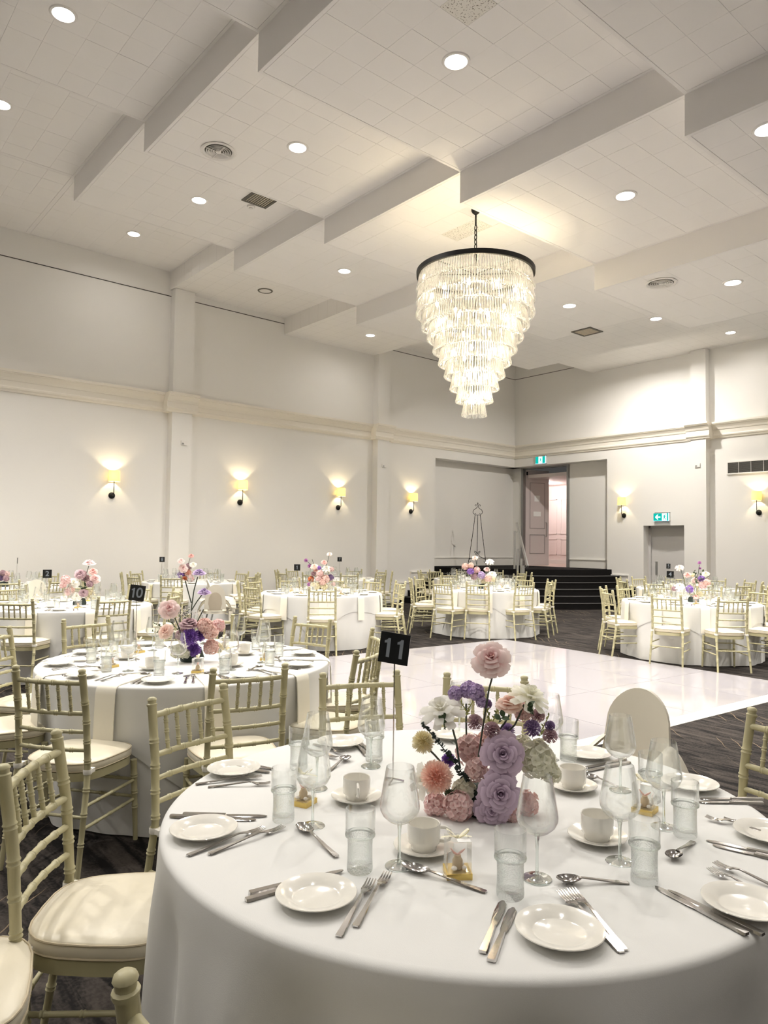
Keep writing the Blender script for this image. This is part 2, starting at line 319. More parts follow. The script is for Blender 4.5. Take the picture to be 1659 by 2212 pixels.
# ------------------------------------------------------------------ stepped ceiling
BX = [-14, -11.30, -8.55, -5.80, -3.06, -.31, 2.44, 6.0]
RW = [-9, -2.17, .55, 3.28, 6.0, 8.75, 11.45, 14.2, 16.95]
KL = [[0, 0, 0, 0, 1, 2, 1, 0], [0, 0, 0, 1, 2, 3, 3, 2], [0, 0, 1, 2, 3, 4, 3, 2], [0, 1, 2, 3, 4, 5, 4, 3], [1, 2, 3, 4, 5, 6, 5, 4], [0, 1, 2, 3, 4, 5, 4, 3], [0, 0, 1, 2, 3, 4, 3, 2]]
def lev(k): return 7.0145 - .3771*k
TILED = {(0, 2), (0, 3), (1, 2), (1, 3), (1, 4), (2, 2), (2, 3), (2, 4), (3, 3), (3, 4), (3, 5), (4, 3), (4, 4), (4, 5), (2, 5), (1, 5), (3, 2)}
SPECK = {(3, 3): ((5, 2),), (2, 4): ((4, 3), (5, 3))}
order = ['first', 'second', 'third', 'fourth', 'fifth', 'sixth', 'seventh', 'eighth']
for i in range(7):
    for j in range(8):
        x0, x1, y0, y1, z = BX[i], BX[i+1], RW[j], RW[j+1], lev(KL[i][j])
        tiled = (i, j) in TILED
        mb = MB().box(x0, x1, y0, y1, z+(.006 if tiled else 0), 7.6)
        if tiled:   # plain border strip round the tile field
            e = .035
            for q in ((x0, x1, y0, y0+e), (x0, x1, y1-e, y1), (x0, x0+e, y0+e, y1-e), (x1-e, x1, y0+e, y1-e)): mb.box(*q, z, z+.006)
        c = struct('ceiling', mb, 'ceiling_edge' if tiled else 'jointed_ceiling', 'stepped white ceiling bay, %s row from camera end, %s band from left wall' % (order[j], order[i]))
        if tiled:
            e = .038; px = (x1-x0-2*e)/8; py = (y1-y0-2*e)/8
            tm = [MB().box(.0009+g, px-.0009-g, .0009, py-.0009, 0, .006).mesh('tile', 'tile_paint', False) for g in (0, .0006)]
            sp = MB().box(.0015, px-.0015, .0015, py-.0015, 0, .006).mesh('tile', 'speckled_tile', False)
            for a in range(8):
                for b in range(8):
                    s_ = (a, b) in SPECK.get((i, j), ())
                    t = ob('tile', sp if s_ else tm[rnd.random() < .3], c, (x0+e+a*px, y0+e+b*py, z + rnd.choice((0, 0, .0005, .001))))
                    if s_: t['label'] = 'unpainted speckled tile'
def ceil_hit(x, y):
    for i in range(7):
        for j in range(8):
            p = gz(x, y, lev(KL[i][j]))
            if BX[i] <= p.x < BX[i+1] and RW[j] <= p.y < RW[j+1]: return p
# downlights
DL_ring = MB().lathe([(.098, -.002), (.104, -.012), (.124, -.010), (.132, 0)], 28).mesh('bezel', 'vent_white')
DL_lens = MB().lathe([(.0005, -.020), (.05, -.018), (.085, -.012), (.100, -.003)], 24).mesh('lens', 'lamp_white')
def downlight(p, label, power=1.0, spread=126):
    t = thing('downlight', label, 'ceiling light', p, 0, 'round recessed ceiling downlights'); ob('bezel', DL_ring, t); ob('lens', DL_lens, t)
    lamp('AREA', DOWNLIGHT_W*power, (1, .95, .88), t, (0, 0, -.03), .2, None, spread)
seen = [(137, 30, 'upper left corner, nearest the left edge'), (3, 225, 'at the left edge, cut by the frame'), (985, 132, 'large and glaring above the chandelier bay'), (643, 318, 'beside the round air diffuser, upper middle left'),
        (430, 432, 'beside the square ceiling vent'), (289, 505, 'lowest one near the left wall'), (1351, 422, 'right of the chandelier chain'), (744, 585, 'left of the chandelier rim'), (1230, 660, 'just right of the chandelier crystals'),
        (1583, 610, 'right edge, beside the far air diffuser'), (1417, 688, 'between the two lower right lights'), (1578, 718, 'lowest on the right, above the end wall pilaster'), (800, 724, 'lowest left of the chandelier, above second pilaster'), (1338, 741, 'smallest and farthest, near the room corner'), (1659, 278, 'at the right edge, cut by the frame')]
for x, y, d in seen:
    p = ceil_hit(x, y)
    if p is not None: downlight(p, 'round bright downlight ' + d, {289: .10, 800: .12, 1578: .12, 1338: 2.1, 1417: 1.5}.get(x, 1.0), 165 if x in (289, 800, 1578, 1338) else 126)
for i in (4, 5, 6):
    for j in (0, 1, 2, 3, 5, 6, 7):
        downlight((BX[i]/2+BX[i+1]/2, RW[j]/2+RW[j+1]/2, lev(KL[i][j])), 'round bright downlight outside the view, %s band %s row' % (order[i], order[j]), .12 if j < 5 else .1 if j == 7 else .8)
for i in (0, 1, 2, 3):
    for j in (0, 1): downlight((BX[i]/2+BX[i+1]/2, RW[j]/2+RW[j+1]/2, lev(KL[i][j])), 'round bright downlight outside the view, %s band %s row' % (order[i], order[j]), (.55, 1.3, 1.4, .30)[i])
# round diffusers, vents, detectors
dm = MB().lathe([(.20, 0), (.215, -.012), (.19, -.02), (.165, -.008)], 32).mesh('flange', 'vent_white')
dd = MB().lathe([(.165, -.002), (.0005, -.002)], 32).mesh('throat', 'vent_dark')
dcs = [MB().lathe([(r, -.004), (r+.012, -.020), (r+.016, -.018), (r+.006, -.003)], 28).mesh('cone', 'vent_white') for r in (.135, .108, .081, .054)]
dc0 = MB().lathe([(.0005, -.026), (.03, -.022), (.034, -.004)], 20).mesh('hub', 'vent_white')
sp4 = MB().box(-.165, .165, -.004, .004, -.022, -.016).box(-.004, .004, -.165, .165, -.022, -.016).mesh('spider', 'vent_white', False)
for x, y, d in ((472, 326, 'near the upper left beam'), (625, 585, 'left of the chandelier'), (1428, 611, 'right of the chandelier')):
    t = thing('air_diffuser', 'round white ceiling air diffuser ' + d, 'air diffuser', ceil_hit(x, y)); ob('flange', dm, t); ob('throat', dd, t); ob('hub', dc0, t); ob('spider', sp4, t)
    for c in dcs: ob('cone', c, t)
t = thing('ceiling_speaker', 'round flush white ceiling speaker near the first pilaster', 'speaker', ceil_hit(573, 628)); ob('bezel', MB().lathe([(.12, -.004), (.125, -.014), (.15, -.01), (.155, 0)], 28).mesh('bezel', 'vent_dark'), t); ob('grille', MB().lathe([(.0005, -.006), (.12, -.006)], 28).mesh('grille', 'vent_white'), t)
t = thing('smoke_detector', 'small round white smoke detector beside the square vent', 'smoke detector', ceil_hit(542, 445)); ob('base', MB().lathe([(.06, 0), (.06, -.02), (.05, -.03), (.0005, -.03)], 24).mesh('base', 'vent_white'), t); ob('cap', MB().lathe([(.03, -.03), (.028, -.045), (.0005, -.047)], 18).mesh('cap', 'vent_white'), t)
for x, y, d in ((563, 430, 'left of the chandelier'), (1268, 716, 'low beside the chandelier')):
    t = thing('ceiling_vent', 'small square dark ceiling vent ' + d, 'vent', ceil_hit(x, y) or (-7.6, 11.2, lev(4)))
    ob('frame', MB().box(-.21, .21, -.21, -.17, -.014, 0).box(-.21, .21, .17, .21, -.014, 0).box(-.21, -.17, -.17, .17, -.014, 0).box(.17, .21, -.17, .17, -.014, 0).mesh('frame', 'vent_dark', False), t)
    ob('backing', MB().box(-.17, .17, -.17, .17, -.003, 0).mesh('backing', 'vent_dark', False), t)
    sl = MB().box(-.17, .17, -.006, .006, -.012, -.004).mesh('slat', 'beige_plastic', False)
    for k in range(9): ob('slat', sl, t, (0, -.15+k*.0375, 0))
# ------------------------------------------------------------------ chandelier
CH = Vector((-6.317, 6.835, lev(3)))
ch = thing('chandelier', 'large tiered crystal chandelier with black rim on a chain', 'chandelier', CH)
zr = 5.02-CH.z
ob('canopy', MB().lathe([(.06, 0), (.06, -.02), (.045, -.05), (.02, -.07), (.0005, -.075)], 20).mesh('canopy', 'black_metal'), ch)
ob('drop_rod', MB().tube([(0, 0, -.07), (0, 0, -.22)], .012, 10).mesh('drop_rod', 'black_metal'), ch)
lk = []
for k in range(14): lk.append((.018*math.cos(2*PI*k/14), 0, .034*math.sin(2*PI*k/14)*1.15))
lm = MB().tube(lk, .006, 8, closed=True).mesh('chain_link', 'black_metal')
zc = -.25; k = 0
while zc > zr+.06: ob('chain_link', lm, ch, (0, 0, zc), (k % 2)*PI/2); zc -= .062; k += 1
ob('hanger_rod', MB().tube([(0, 0, zc+.03), (0, 0, zr-.05)], .008, 8).mesh('hanger_rod', 'black_metal'), ch)
ob('rim', MB().lathe([(.735, zr-.03), (.765, zr-.03), (.768, zr+.03), (.735, zr+.03), (.735, zr-.03)], 64).mesh('rim', 'black_metal'), ch)
st = MB().tube([(-.735, 0, 0), (.735, 0, 0)], .006, 6).mesh('spoke', 'black_metal')
for k in range(4): ob('spoke', st, ch, (0, 0, zr), k*PI/4)
ob('spine', MB().tube([(0, 0, zr), (0, 0, 3.3-CH.z)], .012, 8).mesh('spine', 'black_metal'), ch)
dp = [(.0005, 0), (.008, -.004), (.0095, -.04), (.0105, -.10), (.0135, -.14), (.0185, -.172), (.0195, -.186), (.0135, -.199), (.0005, -.204)]
dmesh = MB().lathe(dp, 7).mesh('crystal_drop', 'crystal')
rows = [(.742, 4.80), (.745, 4.63), (.745, 4.46), (.675, 4.30), (.60, 4.145), (.522, 3.985), (.450, 3.82), (.372, 3.655), (.297, 3.49), (.222, 3.33), (.144, 3.15)]
drops = []
view = math.atan2(-CH.y, -CH.x)
for r, zb in rows:
    nd = max(14, int(2*PI*r/.033))
    for k in range(nd):
        a = 2*PI*k/nd+.5*r; da = abs((a-view+PI) % (2*PI)-PI); drops.append((da, r, zb+.204-CH.z, a))
drops.sort(key=lambda q: q[0]); st = MB(); pv = [(Vector((p[0], 0, p[1]))) for p in dp]
for idx, (da, r, z, a) in enumerate(drops):
    if idx % 2 == 0 and idx < 600: ob('crystal_drop', dmesh, ch, mw=Matrix.Translation(((r-.018)*math.cos(a), (r-.018)*math.sin(a), z)) @ Matrix.Rotation(a, 4, 'Z') @ Matrix.Rotation(-.13, 4, 'Y'))
    else:
        b = len(st.v); st.lathe(dp, 6); st.xform(Matrix.Translation(((r-.018)*math.cos(a), (r-.018)*math.sin(a), z)) @ Matrix.Rotation(a, 4, 'Z') @ Matrix.Rotation(-.13, 4, 'Y'), b)
ob('crystal_drops', st.mesh('crystal_drops', 'crystal'), ch)['kind'] = 'stuff'
rg = {}
for r, zb in rows: ob('tier_ring', MB().lathe([(r-.004, zb+.2-CH.z), (r+.004, zb+.2-CH.z), (r+.004, zb+.206-CH.z), (r-.004, zb+.206-CH.z)], 48).mesh('tier_ring', 'brushed_steel'), ch)
bm = MB().sphere((0, 0, 0), .022, 10, 8, 1.7).mesh('bulb', 'bulb_warm')
for r, z, c in ((.56, 4.72, 10), (.46, 4.36, 8), (.28, 3.98, 5), (.16, 3.66, 4), (.07, 3.36, 3)):
    for k in range(c): ob('bulb', bm, ch, (r*math.cos(2*PI*k/c+.3), r*math.sin(2*PI*k/c+.3), z-CH.z))
    lamp('POINT', CHANDELIER_W*(1.6 if z > 4.3 else .8), (1, .84, .56), ch, (0.05, 0, z+.05-CH.z), .06)
# ------------------------------------------------------------------ wall lights
shade = MB(); shade.lathe([(.105, 0), (.100, .205), (.097, .205), (.102, 0)], 28)
shade = shade.mesh('shade', 'shade'); sbp = MB().lathe([(.062, 0), (.062, .018), (.05, .026), (.0005, .03)], 24)
sbp.xform(Matrix.Rotation(PI/2, 4, 'Y')); sbp = sbp.mesh('backplate', 'black_metal')     # faces +x
sarm = MB().tube([(.02, 0, 0), (.08, 0, 0), (.11, 0, .015), (.12, 0, .05), (.12, 0, .13), (.12, 0, .30)], .008, 8).mesh('arm', 'black_metal')
bms = MB().sphere((0, 0, 0), .012, 10, 8, 1.5).mesh('bulb', 'bulb_warm')
sring = MB().lathe([(.1055, .000), (.1065, .004), (.1035, .005), (.1025, .001)], 28).mesh('shade_ring', 'paper')
sfit = MB().tube([(0, -.1, 0), (0, .1, 0)], .003, 6).tube([(0, 0, -.02), (0, 0, .03)], .014, 8).mesh('lamp_holder', 'brushed_steel')
def sconce(loc, rz, d):
    t = thing('wall_light', 'cream shaded wall light with black arm, ' + d, 'wall light', loc, rz, 'lit wall lights round the hall')
    ob('backplate', sbp, t); ob('arm', sarm, t); s_ = ob('shade', shade, t, (.12, 0, .265)); ob('shade_ring', sring, s_); ob('lamp_holder', sfit, t, (.12, 0, .305))
    ob('bulb', bms, t, (.12, 0, .345)); lamp('POINT', SCONCE_W, (1, .80, .48), t, (.12, 0, .385), .02)
for y, d in ((4.937, 'farthest left on the left wall'), (7.71, 'between the two left wall pilasters, first'), (10.366, 'between the two left wall pilasters, second'), (12.739, 'left of the landing recess')):
    sconce((XL, y, 2.355), 0, d)
for x, d in ((-10.335, 'between the landing and the exit door'), (-6.95, 'at the right edge under the wall grille')): sconce((x, YB, 2.32), -PI/2, d)
# switches and sensors
def plate(name, lab, lo, rz):
    t = thing(name, lab, 'sensor', lo, rz); ob('body', MB().box(0, .022, -.065, .065, -.045, .045).mesh('body', 'vent_white', False), t); ob('window', MB().box(.022, .026, -.05, -.005, -.03, .0).mesh('window', 'grey_metal', False), t)
plate('wall_sensor', 'small grey box high on first left wall pilaster', (XL+.2, 6.293, 3.49), 0)
plate('wall_sensor', 'small grey box high on second left wall pilaster', (XL+.2, 11.63, 3.46), 0)
plate('wall_sensor', 'small grey box high on end wall pilaster', (-8.263, YB-.2, 3.47), -PI/2)
# air grille
t = thing('air_grille', 'long white framed air grille high on the end wall', 'grille', (-7.66, YB, 3.22))
ob('frame', MB().box(0, 2.2, -.03, 0, 0, .03).box(0, 2.2, -.03, 0, .275, .305).box(0, .03, -.03, 0, .03, .275).box(2.17, 2.2, -.03, 0, .03, .275).mesh('frame', 'vent_white', False), t)
ob('backing', MB().box(.03, 2.17, -.004, 0, .03, .275).mesh('backing', 'vent_dark', False), t)
sl = MB().box(.03, 2.17, -.022, -.008, -.002, .002).mesh('slat', 'grey_metal', False)
for k in range(12): ob('slat', sl, t, (0, 0, .045+k*.0195))
sl = MB().box(-.004, .004, -.026, -.006, .03, .275).mesh('divider', 'vent_white', False)
for k in range(1, 8): ob('divider', sl, t, (k*.275, 0, 0))
# exit signs: green lit box with pictogram
def polymesh(polys, mat, d=.002):
    m = MB()
    for p in polys:
        b = len(m.v); nn = len(p); m.v += [(x, -d, z) for x, z in p] + [(x, 0, z) for x, z in p]
        m.f += [tuple(b+i for i in range(nn)), tuple(b+2*nn-1-i for i in range(nn))] + [(b+i, b+nn+i, b+nn+(i+1) % nn, b+(i+1) % nn) for i in range(nn)]
    return m.mesh('pictogram', mat, False)
def exit_sign(loc, w, h, lab, arrow):
    t = thing('exit_sign', lab, 'exit sign', loc); ob('housing', MB().box(-w/2, w/2, -.06, 0, 0, h).mesh('housing', 'vent_white', False), t)
    ob('face', MB().box(-w/2+.006, w/2-.02, -.066, -.06, .006, h-.006).mesh('face', 'exit_green', False), t)
    ob('lit_edge', MB().box(w/2-.02, w/2, -.068, -.06, 0, h).box(-w/2, w/2-.02, -.068, -.06, 0, .006).mesh('lit_edge', 'exit_edge', False), t)
    cx = .09 if arrow else 0; u = h*.9
    ob('doorway', MB().box(cx-.36*u, cx+.34*u, -.068, -.066, .01, h-.01).mesh('doorway', 'exit_white', False), t)
    f = lambda x, z: (cx+x*u, .01+z*u)
    circ = [f(.08+.075*math.cos(a), .86+.075*math.sin(a)) for a in [2*PI*k/10 for k in range(10)]]
    man = [circ, [f(-.02, .76), f(.12, .72), f(.06, .42), f(-.10, .46)], [f(-.02, .74), f(-.2, .66), f(-.26, .5), f(-.2, .48), f(-.13, .6), f(.02, .66)], [f(.1, .72), f(.24, .58), f(.3, .62), f(.27, .54), f(.2, .5), f(.06, .62)],
           [f(-.1, .48), f(.04, .46), f(.02, .3), f(-.14, .1), f(-.22, .12), f(-.1, .3)], [f(-.04, .46), f(.08, .42), f(.2, .3), f(.22, .08), f(.14, .08), f(.11, .26)]]
    o = ob('pictogram', polymesh(man, 'exit_green'), t, (0, -.0685, 0))
    if arrow: ob('arrow', polymesh([[(-.16, h*.5), (-.10, h*.8), (-.075, h*.8), (-.10, h*.57), (-.02, h*.57), (-.02, h*.43), (-.10, h*.43), (-.075, h*.2), (-.10, h*.2)]], 'exit_white'), t, (0, -.066, 0))
    ob('bracket', MB().box(-w/2+.03, w/2, -.05, 0, h, h+.02).mesh('bracket', 'grey_metal', False), t)
exit_sign((-12.99, YB, 3.885), .37, .21, 'lit green running man exit sign above the raised doorway', False)
exit_sign((-9.27, YB, 2.16), .42, .20, 'lit green exit sign with arrow above the grey door', True)
# exit door in its niche
d2 = tag(ob('door_2', MB().box(D2a, D2b, YB+.30, YB+.36, 0, D2z).mesh('door_2', 'door_grey', False)), 'plain grey exit door set back in the end wall', kind='structure')
ob('push_plate', MB().box(D2a+.16, D2a+.22, YB+.292, YB+.30, .80, 1.14).mesh('push_plate', 'grey_metal', False), d2)
ob('door_frame', MB().box(D2a, D2a+.06, YB+.25, YB+.30, 0, D2z).box(D2a, D2b, YB+.25, YB+.30, D2z-.05, D2z).mesh('door_frame', 'door_grey', False), d2)
# raised doorway with open leaf, corridor behind
fr = MB().box(D1a-.04, D1a+.03, YB+RD-.05, YB+.5, STG, D1z).box(D1b-.03, D1b+.04, YB+RD-.05, YB+.5, STG, D1z).box(D1a, D1b, YB+RD-.02, YB+.5, D1z-.03, D1z+.02)
d1 = tag(ob('door_1', fr.mesh('door_1', 'grey_metal', False)), 'tall doorway with open panelled leaf above the landing', kind='structure')
lf = MB().box(0, .80, 0, .045, STG+.01, D1z-.04)
lfm = lf.mesh('leaf', 'door_pink', False); ang = math.radians(68)
leaf = ob('leaf', lfm, d1, (D1a+.04, YB+.42, 0), ang)
def frame_rect(x0, x1, z0, z1, w=.016): return MB().box(x0, x1, -.006, 0, z0, z0+w).box(x0, x1, -.006, 0, z1-w, z1).box(x0, x0+w, -.006, 0, z0, z1).box(x1-w, x1, -.006, 0, z0, z1)
ob('panel_mould', frame_rect(.14, .66, STG+1.12, D1z-.42).mesh('panel_mould', 'door_line', False), leaf); ob('panel_mould', frame_rect(.14, .66, STG+.36, STG+.94).mesh('panel_mould', 'door_line', False), leaf)
ob('notice', MB().box(.30, .48, -.004, 0, STG+1.95, STG+2.13).mesh('notice', 'paper', False), leaf); ob('notice', MB().box(.27, .52, -.004, 0, STG+1.5, STG+1.64).mesh('notice', 'paper', False), leaf)
ob('pull_handle', MB().tube([(.70, 0, STG+.88), (.70, -.06, STG+.90), (.70, -.07, STG+1.1), (.70, -.06, STG+1.3), (.70, 0, STG+1.32)], .013, 8).mesh('pull_handle', 'brushed_steel'), leaf)
ob('closer', MB().box(.02, .06, -.03, 0, D1z-.2, D1z-.1).mesh('closer', 'black_metal', False), leaf)
ob('second_leaf', MB().box(D1b-.075, D1b-.03, YB+.42, YB+1.22, STG+.01, D1z-.04).mesh('second_leaf', 'grey_metal', False), d1)
struct('floor_corridor', MB().box(-15.4, -9.5, YB+RD, YB+5.2, STG-.1, STG), 'corridor_floor', 'pale polished floor of the corridor beyond the doorway')
struct('ceiling_corridor', MB().box(-17.5, -9.5, YB+.5, YB+5.2, 3.55, 3.65), 'corridor_wall', 'plain pale ceiling of the corridor beyond the doorway')
struct('wall_corridor_end', MB().box(-17.5, -9.5, YB+3.4, YB+3.6, STG, 3.6), 'corridor_wall', 'bright pinkish corridor wall seen through the doorway')
struct('wall_corridor_left', MB().box(-17.5, -17.3, YB+.5, YB+3.6, STG, 3.6), 'corridor_wall', 'pale corridor side wall left of the doorway')
struct('wall_corridor_right', MB().box(-9.5, -9.3, YB+.5, YB+3.6, STG, 3.6), 'corridor_wall', 'pale corridor side wall right of the doorway')
struct('floor_corridor_left', MB().box(-17.5, -15.4, YB+RD, YB+5.2, STG-.1, STG), 'corridor_floor', 'pale corridor floor running left of the doorway')
for k, (a, b) in enumerate(((-15.75, -14.95), (-14.8, -14.0))):
    m = MB()
    for z0, z1 in ((1.2, 1.75), (1.9, 3.1)):
        w = .03
        m.box(a, b, YB+3.385, YB+3.4, z0, z0+w).box(a, b, YB+3.385, YB+3.4, z1-w, z1).box(a, a+w, YB+3.385, YB+3.4, z0, z1).box(b-w, b, YB+3.385, YB+3.4, z0, z1)
    struct('trim_%d' % n, m, 'corridor_wall', ('left', 'right')[k]+' panel moulding on the corridor wall'); n += 1
struct('baseboard_corridor', MB().box(-17.3, -9.5, YB+3.37, YB+3.4, STG, STG+.14), 'pale_trim', 'white skirting along the corridor wall')
t = thing('corridor_light', 'bright flush ceiling lamp in the corridor beyond the doorway', 'ceiling light', (-14.6, YB+2.2, 3.55)); ob('lens', MB().lathe([(.0005, -.03), (.15, -.025), (.18, 0)], 24).mesh('lens', 'lamp_white'), t); lamp('POINT', CORRIDOR_W, (1, .86, .82), t, (0, 0, -.15), .12)
# landing and curved stairs in the corner
stage = thing('landing_stairs', 'black carpeted curved stairs and landing in the corner', 'stairs', (XL, YB, 0))
def qdisc(r, z0, z1, back):
    pts = [(-back, back), (-back, -r)] if back else [(0, 0)]
    pts = [(0, -r*1.0)] if not back else pts
    arc = [(r*math.sin(a), -r*math.cos(a)) for a in [PI/2*k/36 for k in range(37)]]
    if back: P = [(-back, back), (-back, -3.3)] + arc + [(3.15, back)]
    else: P = [(0, 0)] + arc
    return MB().prism(P, z0, z1)
arc0 = [(3.30*math.sin(a), -3.30*math.cos(a)) for a in [PI/2*k/36 for k in range(37)]]
ob('landing', MB().prism([(-RD, RD), (-RD, -3.29)] + arc0 + [(3.15, RD)], 0, STG).mesh('landing', 'black_carpet', True, 30), stage)
for k in range(1, 6):
    r = 3.30+.25*k; z = STG-.15*k
    stp = ob('step', qdisc(r, 0, z, 0).mesh('step', 'black_carpet', True, 30), stage)
    ob('nosing', MB().tube([(r*math.sin(a), -r*math.cos(a), z-.006) for a in [PI/2*q/36 for q in range(37)]], .012, 6).mesh('nosing', 'highlit_nosing'), stp)  # nosing coloured lighter than the carpet to paint in its edge highlight
# handrail
hr = thing('handrail', 'brushed steel handrail with posts on the corner stairs', 'handrail', (0, 0, 0))
A, B = Vector((-11.97, 14.65, 0)), Vector((-11.06, 13.87, 0)); d = (B-A).normalized()
side = Vector((-d.y, d.x, 0))*.16
ob('rail', MB().tube([A-d*.20+Vector((0, 0, 2.08)), B+d*.10+Vector((0, 0, 1.00))], .032, 12).mesh('rail', 'brushed_steel'), hr)
for q, zb, zt in ((A-d*.05-side*.5, .90, 1.88), (A+d*.40-side*.5, .60, 1.42), (B-d*.28-side*.5, .30, 1.18), (B-d*.02-side*.5, .15, 1.02)):
    ob('post', MB().tube([q+Vector((0, 0, zb)), q+Vector((0, 0, zt))], .03, 10).mesh('post', 'brushed_steel'), hr)
    ob('bracket', MB().tube([q+Vector((0, 0, zt-.06)), q+side*.5+Vector((0, 0, zt-.02))], .008, 6).mesh('bracket', 'brushed_steel'), hr)
# wrought iron easel
eo = wx(1031, 1222, -13.45); ey = eo.y
es = thing('easel', 'black wrought iron display easel on the landing', 'easel', (-13.45, ey, STG), .72)
eh = 1.72
for s_ in (-1, 1): ob('front_leg', MB().tube([(s_*.07, 0, 1.42), (s_*.13, -.06, .9), (s_*.25, -.16, 0)], .008, 6).mesh('front_leg', 'black_metal'), es)
ob('rear_leg', MB().tube([(0, .02, 1.42), (-.02, .28, 0)], .008, 6).mesh('rear_leg', 'black_metal'), es)
ob('top_bar', MB().tube([(-.08, 0, 1.42), (.08, 0, 1.42)], .008, 6).mesh('top_bar', 'black_metal'), es)
for s_ in (-1, 1):
    ob('scroll', MB().tube([(s_*q[0], 0, q[1]) for q in ((.05, 1.47), (.075, 1.44), (.115, 1.46), (.13, 1.50), (.11, 1.56), (.05, 1.60), (.012, 1.64), (.02, 1.69), (.06, 1.71), (.075, 1.68), (.055, 1.665))], .0075, 6).mesh('scroll', 'black_metal'), es)
    ob('hook', MB().tube([(s_*.16, -.08, .68)]+[(s_*.16, -.14-.045*math.cos(a), .70+.045*math.sin(a)) for a in [PI*k/8-2 for k in range(14)]], .007, 6).mesh('hook', 'black_metal'), es)
    ob('lower_scroll', MB().tube([(s_*q[0], -.14, q[1]) for q in ((0, .36), (.04, .42), (.075, .43), (.07, .39), (.03, .36), (.06, .29), (.14, .25), (.21, .22), (.24, .15), (.2, .12), (.18, .16))], .0075, 6).mesh('lower_scroll', 'black_metal'), es)
ob('finial', MB().lathe([(.0005, 1.78), (.018, 1.73), (.0005, 1.69)], 8).mesh('finial', 'black_metal'), es)
# ------------------------------------------------------------------ dance floor
dfz = .028; ta = math.radians(-3.2)
df = thing('dance_floor', 'glossy white square panel dance floor on the carpet', 'dance floor', (-7.45, 8.80, 0), ta)
TS = 1.10
tm = MB().box(.002, TS-.002, -TS+.002, -.002, 0, dfz).mesh('panel', 'dance_white', False)
for i in range(4):
    for j in range(5): ob('panel', tm, df, (i*TS, -j*TS, 0))
ob('underlay', MB().box(0, 4*TS, -5*TS, 0, 0, dfz-.004).mesh('underlay', 'joint', False), df)
def ramp(a, b, nrm):
    a = Vector(a); b = Vector(b); nr = Vector(nrm)*.11; z = Vector((0, 0, dfz)); m = MB(); m.v = [tuple(q) for q in (a, b, b+nr, a+nr, a+z, b+z, b+nr+Vector((0, 0, .004)), a+nr+Vector((0, 0, .004)))]
    m.f = [(0, 3, 2, 1), (4, 5, 6, 7), (0, 1, 5, 4), (1, 2, 6, 5), (2, 3, 7, 6), (3, 0, 4, 7)]; return m.mesh('edging', 'dance_edge', False)
for a, b, nr in (((4*TS, 0, 0), (4*TS, -5*TS, 0), (1, 0, 0)), ((0, -5*TS, 0), (4*TS, -5*TS, 0), (0, -1, 0)), ((0, 0, 0), (0, -5*TS, 0), (-1, 0, 0)), ((0, 0, 0), (4*TS, 0, 0), (0, 1, 0))): ob('edging', ramp(a, b, nr), df)
#@@CHAIRS
# ------------------------------------------------------------------ chairs
def ringed(path, r0, r1, nodes, seg=12, bump=.0032, extra=(), w=.006):
    # tapering bamboo turned rod: path points, radius r0 -> r1, pairs of rings at the given fractions
    P = [Vector(p) for p in path]; Ls = [0]
    for a, b in zip(P, P[1:]): Ls.append(Ls[-1]+(b-a).length)
    T = Ls[-1]
    def at(s):
        for i in range(len(P)-1):
            if s <= Ls[i+1] or i == len(P)-2: return P[i].lerp(P[i+1], (s-Ls[i])/max(1e-6, Ls[i+1]-Ls[i]))
    ss = [(T*k/10, 0) for k in range(11)]
    ss = [q for q in ss if all(abs(q[0]-f*T) > 2.4*w for f in nodes)]
    for f in nodes: ss += [(f*T-2*w, 0), (f*T-w, 1), (f*T-.25*w, .15), (f*T+.25*w, .15), (f*T+w, 1), (f*T+2*w, 0)]
    ss = sorted(ss); pts = [at(max(0, min(T, q[0]))) for q in ss]; rad = [r0+(r1-r0)*q[0]/T+bump*q[1] for q in ss]
    for p, r in extra: pts.append(Vector(p)); rad.append(r)
    return MB().tube(pts, rad, seg)
def seat_outline(k, n=28, g=1.0):
    pts = []
    for i in range(n):
        a = 2*PI*i/n; c, s_ = math.cos(a), math.sin(a); e = 2/3.4
        y = .198*math.copysign(abs(s_)**e, s_)*g; x = .203*math.copysign(abs(c)**e, c)*g*(1+.09*(y/.2)-.02)
        pts.append((x*k, y*k))
    return pts
chair = []
for s_ in (-1, 1):
    post = ringed([(s_*.198, -.262, 0), (s_*.187, -.20, .38), (s_*.181, -.188, .47), (s_*.178, -.205, .70), (s_*.174, -.236, .885)], .0115, .0165, (.16, .30, .42, .56, .66, .76, .86), extra=[((s_*.1735, -.2375, .888), .0195), ((s_*.1735, -.238, .893), .0195), ((s_*.1735, -.2385, .896), .0150), ((s_*.173, -.239, .904), .0150), ((s_*.173, -.2395, .908), .0178), ((s_*.173, -.240, .914), .0160), ((s_*.173, -.2405, .919), .009)])
    chair.append(('back_post', post.mesh('back_post', 'chair_paint'), []))
for s_ in (-1, 1):
    chair.append(('front_leg', ringed([(s_*.200, .195, 0), (s_*.188, .178, .40)], .011, .0165, (.42, .60, .80)).mesh('front_leg', 'chair_paint'), []))
def rail(z, y, x, r=.0105, bow=.020):
    pts = [(x*(2*k/8-1), y-bow*(1-(2*k/8-1)**2), z) for k in range(9)]
    return ringed(pts, r, r, (.2, .4, .6, .8), bump=.0026, w=.005)
RL = [(.852, -.229, .172, .0115), (.712, -.206, .176, .0105), (.628, -.1985, .178, .0095), (.545, -.1925, .179, .0095)]
for q in RL: chair.append(('back_rail', rail(*q).mesh('back_rail', 'chair_paint'), []))
